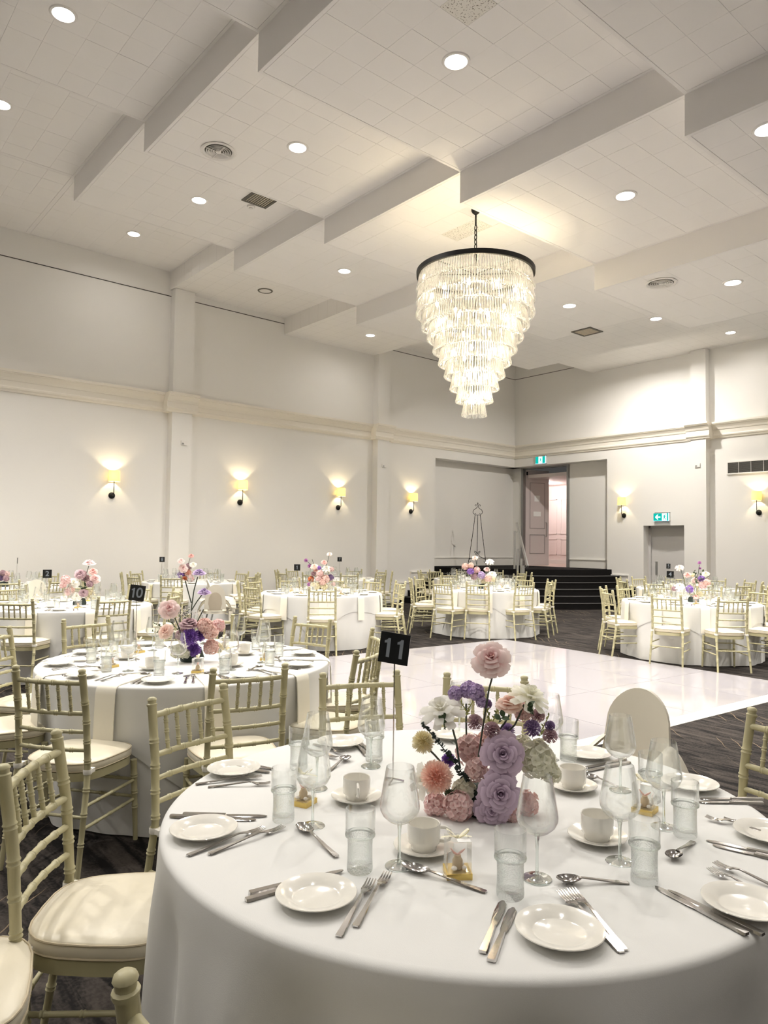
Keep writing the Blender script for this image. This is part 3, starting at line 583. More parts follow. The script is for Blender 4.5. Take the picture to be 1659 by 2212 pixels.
for k in range(5):
    x = -.110+.055*k; b = .020*(1-(x/.175)**2)
    chair.append(('spindle', ringed([(x, -.206-b, .712), (x, -.229-b, .852)], .0072, .0072, (.25, .52, .78), bump=.0026, w=.0045).mesh('spindle', 'chair_paint'), []))
for s_ in (-1, 1):
    for z in (.30, .205): chair.append(('stretcher', ringed([(s_*(.198-.011*z/.38), -.262+.06*z/.38, z), (s_*.193, .188, z)], .0075, .0075, (.25, .5, .75), bump=.0022, w=.0045).mesh('stretcher', 'chair_paint'), []))
chair.append(('stretcher', ringed([(-.190, -.222, .255), (.190, -.222, .255)], .0075, .0075, (.25, .5, .75), bump=.0022, w=.0045).mesh('stretcher', 'chair_paint'), []))
for z in (.30, .215): chair.append(('stretcher', ringed([(-.192, .188, z), (.192, .188, z)], .0075, .0075, (.25, .5, .75), bump=.0022, w=.0045).mesh('stretcher', 'chair_paint'), []))
sf = MB(); ol = seat_outline(1.0); sf.prism(ol, .395, .432)
chair.append(('seat_frame', sf.mesh('seat_frame', 'chair_paint', True, 40), []))
cu = MB(); nS = 28; layers = [(.985, .433), (1.005, .437), (1.02, .447), (1.02, .462), (1.005, .472), (.97, .477), (.86, .484), (.65, .490), (.4, .493), (.15, .494)]
for k, z in layers: cu.v += [(x, y+.004, z+(.0028*math.sin(23*x+9*y)*math.sin(17*y) if k < .9 else 0)) for x, y in seat_outline(k, nS)]
for j in range(len(layers)-1): cu.f += [(j*nS+i, j*nS+(i+1) % nS, (j+1)*nS+(i+1) % nS, (j+1)*nS+i) for i in range(nS)]
cu.f += [tuple(nS-1-i for i in range(nS)), tuple((len(layers)-1)*nS+i for i in range(nS))]
pip = lambda z: MB().tube([(x, y+.004, z) for x, y in seat_outline(1.012, nS)], .0032, 6, closed=True).mesh('piping', 'piping')
chair.append(('cushion', cu.mesh('cushion', 'cushion', True, 80), [('piping', pip(.472)), ('piping', pip(.438))]))
for s_ in (-1, 1):
    a = MB(); a.lathe([(.0185, .438), (.0195, .441), (.0195, .458), (.0185, .461)], 12, s_*.183, -.190); a.box(s_*.183-.012, s_*.183+.012, -.182, -.150, .440, .458)
    chair.append(('tie_strap', a.mesh('tie_strap', 'strap', True, 30), []))
def face_rz(f): return math.atan2(-f[0], f[1])
def put_chair(m, face, label, group):     # m = midpoint of the two back post tops
    f = Vector((face[0], face[1], 0)).normalized(); p = Vector((m[0], m[1], 0))+f*.2395
    t = thing('banquet_chair', label, 'chair', p, face_rz(f), group); build(chair, t); return t
# ------------------------------------------------------------------ high chairs
def make_high_chair(loc, face, label):
    t = thing('high_chair', label, 'high chair', loc, face_rz(face))
    b = MB()     # back shell: rounded arch, bowed, thick
    def shell(y):
        def fn(u, v):
            v = 1-(1-v)**1.9
            w = .124 if v < .62 else .124*math.sqrt(max(0, 1-((v-.62)/.38)**2))+.001
            x = (2*u-1)*w*(1.22-.27*v); return (x, -.16-.05*v+y-.10*(x*x)/.03*.3*-1, .56+.345*v)
        return fn
    f1, f2 = shell(0), shell(-.018)
    b.grid(f1, 10, 14); b.grid(lambda u, v: f2(1-u, v), 10, 14)
    def edge(fa, fb):
        pts = [(0, k/14) for k in range(15)] + [(1, 1-k/14) for k in range(15)]
        o = len(b.v)
        for u, v in pts: b.v.append(tuple(fa(u, v))); b.v.append(tuple(fb(u, v)))
        for k in range(len(pts)-1): b.f.append((o+2*k, o+2*k+2, o+2*k+3, o+2*k+1))
    edge(f1, f2)
    ob('back_shell', b.mesh('back_shell', 'white_plastic', True, 50), t)
    s_ = MB(); pr = [(-.20, .53), (-.15, .60), (-.145, .53)]
    for sg in (-1, 1):
        a = MB()
        def arm(u, v):
            y = -.17+.36*v; zt = .70-.07*v; return (sg*(.130+.105*u), y, zt-.15*u*u)
        a.grid(arm, 6, 8); a.grid(lambda u, v: tuple(Vector(arm(1-u, v))+Vector((0, 0, -.012))), 6, 8)
        a.box(min(sg*.19, sg*.228), max(sg*.19, sg*.228), -.18, -.10, .40, .53).box(min(sg*.19, sg*.228), max(sg*.19, sg*.228), .10, .18, .40, .53)
        ob('arm', a.mesh('arm', 'white_plastic', True, 45), t)
        for yy, fy in ((-.14, -.25), (.14, .25)): ob('leg', MB().tube([(sg*.209, yy, .50), (sg*.26, fy, 0)], .0125, 8).mesh('leg', 'grey_metal'), t)
    ob('seat', MB().prism([(x*.8, y*.85) for x, y in seat_outline(1.0, 20)], .50, .535).mesh('seat', 'white_plastic', True, 40), t)
    ob('tray', MB().box(-.21, .21, .16, .34, .645, .66).box(-.21, .21, .325, .34, .66, .675).mesh('tray', 'white_plastic', False), t)
    def pad(u, v): q = Vector(f2(u, v)); return (q.x*.66, q.y-.004, .56+(q.z-.58)*.74)
    ob('back_recess', MB().grid(lambda u, v: pad(1-u, v), 10, 14).mesh('back_recess', 'beige_plastic', True, 50), t)
# ------------------------------------------------------------------ tables, cloths, table ware
TZ = .750      # top of the cloth
TABLES = {  # name: centre, radius, phrase, cloth turn, has under cloth
 11: ((-1.465, 1.56), .84, 'the nearest table', .35, False), 10: ((-4.30, 2.03), .875, 'the middle left table', .55, True), 2: ((-8.70, 2.62), .90, 'the second left table', .2, True),
 1: ((-8.95, 6.35), .90, 'the centre left table', .05, True), 3: ((-8.40, 9.40), .90, 'the table before the stairs', .6, True), 4: ((-4.95, 9.80), .90, 'the right hand table', .1, True),
 8: ((-12.55, 5.95), .88, 'the first wall table', .4, True), 7: ((-12.45, 9.15), .88, 'the second wall table', .1, True), 9: ((-12.45, 2.75), .88, 'the leftmost wall table', .3, True),
 6: ((-10.9, 11.85), .88, 'the rear stairs table', .5, True), 5: ((-6.60, 12.95), .88, 'the exit door table', .2, True), 12: ((-3.75, 12.6), .88, 'the rightmost far table', .4, True)}
def folds(seed, n):
    r = random.Random(seed); ph = [r.uniform(0, 6.28) for _ in range(6)]
    def fn(a):
        v = .55*math.sin(n*a+ph[0]+.5*math.sin(2*a+ph[1]))+.3*math.sin((n*2-3)*a+ph[2])+.25*math.sin((n//2)*a+ph[3]); return v
    return fn
def drape(R, drop, fold, amp, flare, z, off, NT=168, NR=9, wob=None, top=True):
    m = MB(); rings = []
    rings += [(R*k, z, 0) for k in ((.02, .35, .65, .88) if top else (.9,))]
    for k in range(5):
        a = PI/2*k/4; rings.append((R-.014+(.014+off)*math.sin(a), z-.014+.014*math.cos(a), 0))
    base = len(rings)
    for i, (r, zz, _) in enumerate(rings):
        for k in range(NT):
            a = 2*PI*k/NT; w = 0
            if wob and i < base-5: w = wob(r*math.cos(a), r*math.sin(a))
            m.v.append((r*math.cos(a), r*math.sin(a), zz+w))
    for j in range(1, NR+1):
        for k in range(NT):
            a = 2*PI*k/NT; s_ = j/NR; dl = drop(a)*s_
            g = smoothstep(dl/(.32 if flare < .05 else .20)); r = R+off+flare*dl+amp*g*(fold(a)-.25)
            m.v.append((r*math.cos(a), r*math.sin(a), max(.006, z-.014-dl)))
    nr = base+NR
    for j in range(nr-1): m.f += [(j*NT+k, j*NT+(k+1) % NT, (j+1)*NT+(k+1) % NT, (j+1)*NT+k) for k in range(NT)]
    if top: m.f.append(tuple(range(NT)))
    return m
tl = [('tabletop', None), ('leg', None)]
SEATW = {0: 'nearest', 1: 'front right', 2: 'right', 3: 'rear right', 4: 'far right', 5: 'farthest', 6: 'far left', 7: 'rear left', 8: 'left', 9: 'front left'}
SEAT0 = {}
for num, (c, R, nm, turn, under) in TABLES.items():
    t = thing('banquet_table', 'round banquet table hidden under white cloths, '+nm, 'table', (c[0], c[1], 0), turn, 'round banquet tables')
    ob('tabletop', MB().lathe([(.0005, .715), (R-.02, .715), (R-.012, .722), (R-.012, .737), (R-.02, .741), (.0005, .741)], 40).mesh('tabletop', 'wood', True, 30), t)
    lg = MB().tube([(.45, .35, .715), (.52, .40, 0)], .016, 8).mesh('leg', 'grey_metal')
    for k in range(4): ob('leg', lg, t, None, k*PI/2)
    fo = folds(num*7+1, 11)
    if under:
        u = drape(R, lambda a: TZ-.024, fo, .030, .012, TZ-.004, .001, top=False)
        tag(ob('under_cloth', u.mesh('under_cloth', 'under_linen', True, 80), None, (c[0], c[1], 0)), 'white floor length under cloth of '+nm, 'tablecloth', 'floor length under cloths')
    hs = (1.10 if num not in (11, 10) else 1.22 if num == 11 else 1.16)
    def drop(a, hs=hs, R=R, turn=turn):
        q = (a-turn) % (PI/2); q = min(q, PI/2-q); return max(.05, min(.70, hs/math.cos(q)-R+.012*math.sin(9*a)))
    f2 = folds(num*7+1, 11) if under else folds(8, 13)
    w_ = None
    if num == 11:
        def w_(x, y): return .0012*math.sin(3*x+17*y+2*math.sin(5*x))+.0008*math.sin(15*x-6*y)
    m = drape(R, drop, f2, .030 if under else .040, .012 if under else .06, TZ, .008, NT=200 if num in (10, 11) else 140, NR=9, wob=w_)
    tag(ob('tablecloth', m.mesh('tablecloth', 'linen', True, 80), None, (c[0], c[1], 0)), 'white square overcloth draped on '+nm, 'tablecloth', 'white overcloths on round tables')
# ---- ware prototypes (origin at the base)
plate = [('dish', MB().lathe([(.0005, .004), (.050, .004), (.056, .006), (.062, .012), (.084, .0175), (.086, .0185), (.085, .0200), (.061, .0150), (.053, .0085), (.048, .0070), (.0005, .0065)], 40).lathe([(.052, .0045), (.050, 0), (.046, 0), (.045, .0045)], 30).mesh('dish', 'china', True, 50), [])]
plate_m = plate[0][1]
sau = MB().lathe([(.0005, .004), (.034, .004), (.045, .006), (.068, .014), (.0745, .0175), (.0735, .0195), (.052, .0125), (.038, .0085), (.034, .0085), (.030, .006), (.0005, .006)], 36).lathe([(.040, .005), (.038, 0), (.034, 0), (.033, .004)], 28).mesh('saucer', 'china', True, 50)
cup_b = MB().lathe([(.0005, .003), (.026, .003), (.027, 0), (.030, 0), (.032, .006), (.032, .011), (.039, .018), (.0405, .030), (.0405, .061), (.0395, .0635), (.0375, .062), (.0375, .022), (.033, .014), (.0005, .012)], 32).mesh('bowl', 'china', True, 50)
cup_h = MB().tube([(.038, 0, .054), (.052, 0, .055), (.064, 0, .049), (.067, 0, .038), (.062, 0, .026), (.050, 0, .021), (.038, 0, .022)], [.0045, .0042, .004, .004, .004, .0042, .0045], 8).mesh('handle', 'china')
wg = [('bowl', MB().lathe([(.004, .095), (.010, .098), (.027, .106), (.040, .118), (.0462, .131), (.0470, .139), (.0458, .150), (.0385, .195), (.0328, .2285), (.0320, .2300), (.0312, .2285), (.0371, .195), (.0445, .150), (.0456, .139), (.0446, .132), (.0388, .1205), (.026, .109), (.0005, .103)], 32).mesh('bowl', 'glass_thin'), []),
      ('stem', MB().lathe([(.0050, .002), (.0036, .03), (.0033, .06), (.0040, .085), (.0065, .099)], 12).mesh('stem', 'glass_stem'), []),
      ('foot', MB().lathe([(.0005, .010), (.006, .0095), (.014, .0055), (.032, .0035), (.0335, .002), (.0325, 0), (.0005, 0)], 28).mesh('foot', 'glass_stem'), [])]
tb = [('upper_glass', MB().lathe([(.0290, .082), (.0335, .084), (.0338, .090), (.0345, .140), (.0338, .1425), (.0328, .140), (.0318, .090), (.0315, .087)], 28).mesh('upper_glass', 'glass_thin'), []),
      ('pebbled_base', MB().lathe([(.0005, .000), (.026, .000), (.0295, .004), (.0300, .012), (.0286, .030), (.0284, .060), (.0296, .082)], 28).mesh('pebbled_base', 'glass_pebbled'), []),
      ('inner_floor', MB().lathe([(.0005, .016), (.022, .015), (.0262, .020), (.0264, .060), (.0290, .084)], 24).mesh('inner_floor', 'glass_thin'), []),
      ('ridge', MB().lathe([(.0292, .079), (.0345, .0805), (.0352, .0835), (.0345, .086), (.033, .087)], 28).mesh('ridge', 'glass_stem'), [])]
def cutlery_mesh(kind):
    # lies along +x: head at +x; returned with origin at its middle
    m = MB()
    def strip(sts, th=.0022):      # stations (x, halfwidth, z)
        b = len(m.v)
        for x, w, z in sts: m.v += [(x, -w, z), (x, w, z), (x, w*.8, z+th), (x, -w*.8, z+th)]
        for i in range(len(sts)-1):
            for k in range(4): m.f.append((b+4*i+k, b+4*i+(k+1) % 4, b+4*(i+1)+(k+1) % 4, b+4*(i+1)+k))
        m.f += [(b+3, b+2, b+1, b), tuple(b+4*(len(sts)-1)+k for k in range(4))]
    if kind == 'knife':
        strip([(-.105, .0060, .001), (-.102, .0085, .001), (-.05, .0078, .001), (-.005, .0066, .001), (.002, .0060, .001)], .0055)
        strip([(.0, .0062, .0016), (.02, .0088, .0016), (.06, .0098, .0016), (.085, .0092, .0016), (.10, .0062, .0016), (.106, .0012, .0016)], .0016)
    elif kind == 'butter_knife':
        strip([(-.085, .0065, .001), (-.082, .0088, .001), (-.04, .0070, .001), (-.002, .0050, .001)], .005)
        strip([(-.004, .0050, .0016), (.01, .0085, .0016), (.05, .0105, .0016), (.075, .0095, .0016), (.084, .003, .0016)], .0016)
    elif kind == 'fork':
        strip([(-.095, .0060, .0012), (-.092, .0085, .0012), (-.05, .0062, .004), (0, .0042, .009), (.030, .0034, .0115), (.042, .0060, .0095), (.050, .0105, .0065), (.060, .0118, .0045)], .0022)
        for k in range(4):
            y = -.0092+.00613*k
            b = len(m.v)
            for x, w, z in ((.058, .0022, .0047), (.078, .0019, .0040), (.096, .0010, .0075)): m.v += [(x, y-w, z), (x, y+w, z), (x, y+w, z+.0018), (x, y-w, z+.0018)]
            for i in range(2):
                for q in range(4): m.f.append((b+4*i+q, b+4*i+(q+1) % 4, b+4*(i+1)+(q+1) % 4, b+4*(i+1)+q))
            m.f.append(tuple(b+8+q for q in range(4)))
    else:
        strip([(-.085, .0060, .0012), (-.082, .0085, .0012), (-.04, .0060, .004), (.0, .0042, .0085), (.028, .0036, .011), (.036, .0050, .0105)], .0024)
        m.grid(lambda u, v: (.060+.030*math.cos(2*PI*u)*v, .0190*math.sin(2*PI*u)*v, .0015+.0105*v*v), 20, 5, True)
        m.grid(lambda u, v: (.060+.0305*math.cos(-2*PI*u)*v, .0195*math.sin(-2*PI*u)*v, .0003+.0112*v*v), 20, 5, True)
    return m.mesh(kind, 'steel', True, 40)
CUT = {k: cutlery_mesh(k) for k in ('knife', 'butter_knife', 'fork', 'spoon')}
CLEN = {'knife': .211, 'butter_knife': .169, 'fork': .191, 'spoon': .175}
# favour box
fb = [('gold_tray', MB().box(-.029, .029, -.029, .029, 0, .014).mesh('gold_tray', 'gold', False), []),
      ('clear_case', MB().box(-.027, .027, -.027, .027, .0145, .082).mesh('clear_case', 'acrylic_clear', False), []),
      ('jar', MB().lathe([(.0005, .016), (.011, .016), (.012, .022), (.012, .034), (.008, .040), (.008, .045), (.0005, .046)], 14).mesh('jar', 'honey'), [('jar_bow', MB().tube([(-.016, 0, .060), (-.008, 0, .050), (0, 0, .046), (.009, 0, .052), (.017, 0, .058)], [.001, .0028, .002, .0028, .001], 6).mesh('jar_bow', 'pink_glaze'))]),
      ('pebble', MB().sphere((-.010, -.014, .021), .007, 10, 6, .7).mesh('pebble', 'pebble'), []), ('pebble', MB().sphere((.014, -.010, .020), .006, 10, 6, .8).mesh('pebble', 'pebble'), []), ('pebble', MB().sphere((.012, .012, .020), .006, 10, 6, .8).mesh('pebble', 'pebble'), [])]
bow = MB()
for sg in (-1, 1):
    bow.grid(lambda u, v: (sg*(.002+.024*math.sin(PI*v*.98)), (u-.5)*.010, .084+.018*math.sin(PI*v)*abs(math.cos(PI*v/2))+.010*v*(1-v)*4*.5), 2, 10)
    bow.grid(lambda u, v: (sg*(.036*v), .004+.012*v+(u-.5)*.007, .0845-.006*v*v), 2, 6)
bow.sphere((0, 0, .086), .004, 8, 6)
fb.append(('ribbon_bow', bow.mesh('ribbon_bow', 'ribbon', True, 60), []))
fb.append(('name_tag', MB().box(-.004, .026, -.026, -.008, .0832, .0840).mesh('name_tag', 'paper', False), []))
# table number stand: card with numeral
FONT = {}
def ONE(h): return [(-.075*h, -h/2), (.105*h, -h/2), (.105*h, h/2), (-.02*h, h/2), (-.10*h, .40*h), (-.22*h, .35*h), (-.22*h, .23*h), (-.075*h, .25*h)]
def numeral(txt, h):
    if (txt, h) in FONT: return FONT[txt, h]
    cu_ = bpy.data.curves.new('numeral', 'FONT'); cu_.body = txt; cu_.size = h*1.36; cu_.align_x = 'CENTER'; cu_.align_y = 'CENTER'; cu_.extrude = .0004; cu_.offset = .0012
    o_ = bpy.data.objects.new('numeral_src', cu_); COL.objects.link(o_); dg = bpy.context.evaluated_depsgraph_get(); me = bpy.data.meshes.new_from_object(o_.evaluated_get(dg))
    bpy.data.objects.remove(o_); bpy.data.curves.remove(cu_); me.materials.clear(); me.materials.append(MATS['grey_print']); FONT[txt, h] = me; return me
def number_stand(loc, txt, hh, rz, tilt, label, sz=.094):
    t = thing('table_number', label, 'table number', loc, rz)
    m = MB().tube([(0, .004, .012), (0, .004, hh-sz*.55)], .0022, 8)
    m.tube([(.012*math.cos(a), .004, hh-sz*.55+.012+.012*math.sin(a)) for a in [-PI/2+2*PI*k/14 for k in range(14)]], .0012, 6, closed=True)
    ob('rod', m.mesh('rod', 'steel'), t)
    for k in range(3): ob('foot', MB().tube([(0, .004, .013), (.035*math.cos(k*2.1+.4), .004+.035*math.sin(k*2.1+.4), .004)], [.003, .0035], 6).mesh('foot', 'steel'), t)
    c = ob('card', MB().box(-sz/2, sz/2, -.0015, .0015, -sz/2, sz/2).mesh('card', 'black_acrylic', False), t, mw=Matrix.Translation((0, 0, hh-sz/2)) @ Matrix.Rotation(tilt, 4, 'Y'))
    if txt == '11':
        for dx in (-.020, .022): ob('numeral', polymesh([ONE(sz*.62)], 'grey_print', .0006), c, (dx, -.0016, 0))
    elif txt == '10':
        ob('numeral', polymesh([ONE(sz*.62)], 'grey_print', .0006), c, (-.024, -.0016, 0)); ob('numeral', numeral('0', sz*.66), c, mw=Matrix.Translation((.014, -.0021, 0)) @ Matrix.Rotation(PI/2, 4, 'X'))
    elif txt == '1': ob('numeral', polymesh([ONE(sz*.6)], 'grey_print', .0006), c, (0, -.0016, 0))
    elif txt: ob('numeral', numeral(txt, sz*.62), c, mw=Matrix.Translation((0, -.0021, 0)) @ Matrix.Rotation(PI/2, 4, 'X'))
    return t
def lay(kind, tip, end, label, group, z=TZ, fit=False):
    v = Vector((tip[0]-end[0], tip[1]-end[1], 0)); mid = Vector(((tip[0]+end[0])/2, (tip[1]+end[1])/2, z+.0005)); v.normalize()
    ln = math.hypot(tip[0]-end[0], tip[1]-end[1]); sc = max(.9, min(1.22, ln/CLEN[kind])) if fit else 1.0
    mid = Vector((tip[0], tip[1], z+.0012)) - v*(sc*CLEN[kind]/2)
    nm = {'butter_knife': 'butter_knife', 'knife': 'table_knife', 'fork': 'fork', 'spoon': 'spoon'}[kind]
    o_ = ob(nm, CUT[kind], None, mid, math.atan2(v.y, v.x)); o_.scale = (sc, 1, 1)
    return tag(o_, label, nm.replace('_', ' '), group)
def one(name, me, loc, rz, label, cat, group): return tag(ob(name, me, None, loc, rz), label, cat, group)
def wine(p, lab, grp): t = thing('wine_glass', lab, 'wine glass', p, rnd.uniform(0, 6), grp); build(wg, t)
def tumbler(p, lab, grp): t = thing('tumbler', lab, 'tumbler', p, rnd.uniform(0, 6), grp); build(tb, t)
def cup_saucer(p, rz, lab, grp):
    one('saucer', sau, p, 0, 'white saucer under cup '+lab, 'saucer', 'saucers on '+grp)
    t = thing('coffee_cup', 'white coffee cup on saucer '+lab, 'cup', (p[0], p[1], p[2]+.0062), rz, 'coffee cups on '+grp); ob('bowl', cup_b, t); ob('handle', cup_h, t)
def favour(p, rz, lab): t = thing('favour_box', 'clear gold based favour box '+lab, 'favour box', p, rz, 'wedding favour boxes'); build(fb, t)
def napkin(c, R, a, lab):
    m = MB(); w = .056; prof = [(R-.34, TZ+.001), (R-.2, TZ+.001), (R-.03, TZ+.001), (R-.004, TZ-.001), (R+.012, TZ-.012), (R+.018, TZ-.04), (R+.024, TZ-.16), (R+.028, TZ-.30), (R+.029, TZ-.335)]
    nP = len(prof)
    for th in (.0, .006):
        for r, z in prof:
            i = min(1, max(0, (r-(R-.03))/.05)); m.v += [(r+th*i, -w, z+th*(1-i)), (r+th*i, w, z+th*(1-i))]
    for j in range(nP-1):
        m.f += [(2*j, 2*j+1, 2*j+3, 2*j+2)[::-1], tuple(2*nP+q for q in (2*j, 2*j+1, 2*j+3, 2*j+2)), (2*j, 2*j+2, 2*nP+2*j+2, 2*nP+2*j), (2*j+1, 2*nP+2*j+1, 2*nP+2*j+3, 2*j+3)]
    e = 2*(nP-1); m.f += [(e, e+1, 2*nP+e+1, 2*nP+e), (1, 0, 2*nP, 2*nP+1)]
    one('napkin', m.mesh('napkin', 'napkin', True, 50), (c[0], c[1], 0), a, 'cream napkin hanging '+lab, 'napkin', 'cream folded napkins')
# ---- chairs round each table: (post-top midpoint) measured, or angle and distance
def pol(c, a, r): return (c[0]+r*math.cos(math.radians(a)), c[1]+r*math.sin(math.radians(a)))
CH_AT = {11: [(-127, 1.23), (-166, 1.23), (156, 1.235), (129, 1.18), (68, 1.23)],
 10: [(-53, 1.32), (-13, 1.32), (27, 1.25), (62, 1.22), (107, 1.25), (147, 1.22), (-170, 1.29), (-133, 1.27), (-96, 1.27)],
 2: [(-40, 1.24), (6, 1.13), (45, 1.25), (82, 1.25), (120, 1.25), (158, 1.25), (-165, 1.25), (-125, 1.25), (-85, 1.25)],
 1: [(-35, 1.32), (-84, 1.30), (-120, 1.25), (-156, 1.25), (170, 1.25), (134, 1.25), (103, 1.25), (74, 1.32), (37, 1.25)],
 3: [(-81, 1.26), (-55, 1.02), (-14, 1.12), (25, 1.12), (60, 1.22), (96, 1.25), (132, 1.25), (165, 1.25), (-160, 1.28), (-126, 1.30)],
 4: [(-161, 1.20), (-123, 1.22), (-76, 1.26), (-42, 1.33), (-4, 1.28), (32, 1.25), (68, 1.22), (104, 1.22), (138, 1.22), (174, 1.10)]}
def seat_rank(c, angs):
    v = math.degrees(math.atan2(-c[1], -c[0]))      # direction towards the camera; +angle = to the right in view
    q = sorted(range(len(angs)), key=lambda i: ((angs[i]-v+18) % 360)); return {i: k for k, i in enumerate(q)}
def rank_words(nn): return [SEATW[int(k*10/nn+.001)] if nn <= 10 else SEATW[k % 10] for k in range(nn)]
for num, (c, R, nm, turn, under) in TABLES.items():
    lst = CH_AT.get(num) or [(turn*57+36*k+8, 1.24) for k in range(10)]
    if num not in CH_AT:
        lst = [q for q in lst if not (num == 12 and pol(c, *q)[0] > -2.9)]
        lst = [q for q in lst if pol(c, *q)[0] > XL+.32]
        if num == 8: lst = [q for q in lst if not (-30 < (q[0]+180) % 360-180 < 8)]
    rk = seat_rank(c, [q[0] for q in lst]); wd = rank_words(len(lst))
    for i, (a, r) in enumerate(lst):
        m = pol(c, a, r)
        put_chair(m, (c[0]-m[0], c[1]-m[1]), 'olive bamboo chair with cream cushion, %s seat of %s' % (wd[rk[i]], nm), 'cream cushioned chairs round the tables')
put_chair((-.815, .425), (-.23, .97), 'olive chair whose post rises at the bottom edge, near side of nearest table', 'cream cushioned chairs round the tables')
p_ = Vector((-1.93, .31)); f_ = Vector((.30, .95)).normalized()
put_chair(p_-f_*.24, f_, 'chair at lower left corner with only its cream cushion showing', 'cream cushioned chairs round the tables')
hc = pol(TABLES[11][0], 98, 1.06)
make_high_chair((hc[0], hc[1], 0), (TABLES[11][0][0]-hc[0], TABLES[11][0][1]-hc[1]), 'white plastic high chair facing the nearest table')
p_ = gz(465, 1285, .75); make_high_chair((p_.x, p_.y, 0), (-.9, .45), 'white plastic high chair seen from behind, behind the middle left table')
p_ = gz(533, 1275, .75)+Vector((-.35, -.25, 0)); make_high_chair((p_.x, p_.y, 0), (.3, .95), 'white plastic high chair left of the centre left table')
p_ = gz(76, 1272, .78); make_high_chair((p_.x, p_.y, 0), (.9, -.3), 'white plastic high chair behind the second left table')
# ---- table 11: everything laid where the photograph shows it
c11, R11 = TABLES[11][0], TABLES[11][1]
g11 = lambda x, y: gz(x, y, TZ+.002)
for x, y, w in ((440, 1800, 'at the left front, beside two knives'), (505, 1668, 'at the left rear, beside crossed forks'), (683, 1943, 'at the front left, between knives and forks'), (1209, 2020, 'nearest the camera, right of the butter knives'), (1610, 1962, 'at the right front, cut by the frame'), (1662, 1808, 'at the right edge beside lone forks'), (735, 1609, 'far left rear behind the wine glasses'), (1268, 1634, 'far side in front of the high chair'), (1490, 1700, 'right rear near the edge chair'), (975, 1593, 'far side hidden behind the flowers')):
    p = g11(x, y); one('side_plate', plate_m, (p.x, p.y, TZ), 0, 'white side plate on the nearest table '+w, 'plate', 'side plates on table 11')
for x, y, w in ((862, 1870, 'in front of the left flowers'), (1160, 1897, 'in front of the right flowers'), (675, 1784, 'left front, overlapping another glass'), (684, 1703, 'left rear, overlapped by another glass'), (801, 1655, 'behind, left of the number 11 rod'), (1340, 1706, 'rear right before the high chair'), (1434, 1786, 'right, behind a tumbler'), (1339, 1861, 'right front behind the nearest right tumbler'), (1187, 1640, 'behind the flowers on the right'), (992, 1602, 'far side behind the flowers')):
    p = g11(x, y); wine((p.x, p.y, TZ), 'clear wine glass on the nearest table '+w, 'wine glasses on table 11')
for x, y, w in ((777, 1880, 'front left centre'), (1102, 1935, 'nearest the camera'), (612, 1772, 'left front beside favour box'), (1392, 1903, 'right front'), (1480, 1805, 'right beside lone forks'), (1228, 1642, 'rear right beside a coffee cup'), (808, 1643, 'rear left behind a wine glass'), (645, 1660, 'left rear behind wine glasses'), (1405, 1730, 'right rear behind wine glass')):
    p = g11(x, y); tumbler((p.x, p.y, TZ), 'clear tumbler on the nearest table '+w, 'tumblers on table 11')
for x, y, rz, w in ((770, 1728, -.6, 'on the nearest table, handle towards camera, rear left'), (915, 1837, .75, 'on the nearest table, front left beside favour box'), (1290, 1815, 2.2, 'on the nearest table, right front'), (1237, 1704, 2.4, 'on the nearest table, right rear beside flowers')):
    p = g11(x, y); cup_saucer((p.x, p.y, TZ), rz, w, 'table 11')
for x, y, rz, w in ((988, 1888, .95, 'in front of the flowers on the nearest table'), (655, 1735, .4, 'left, behind a tumbler on the nearest table'), (1393, 1752, .2, 'right, behind wine glasses on the nearest table')):
    p = g11(x, y); favour((p.x, p.y, TZ), rz, w)
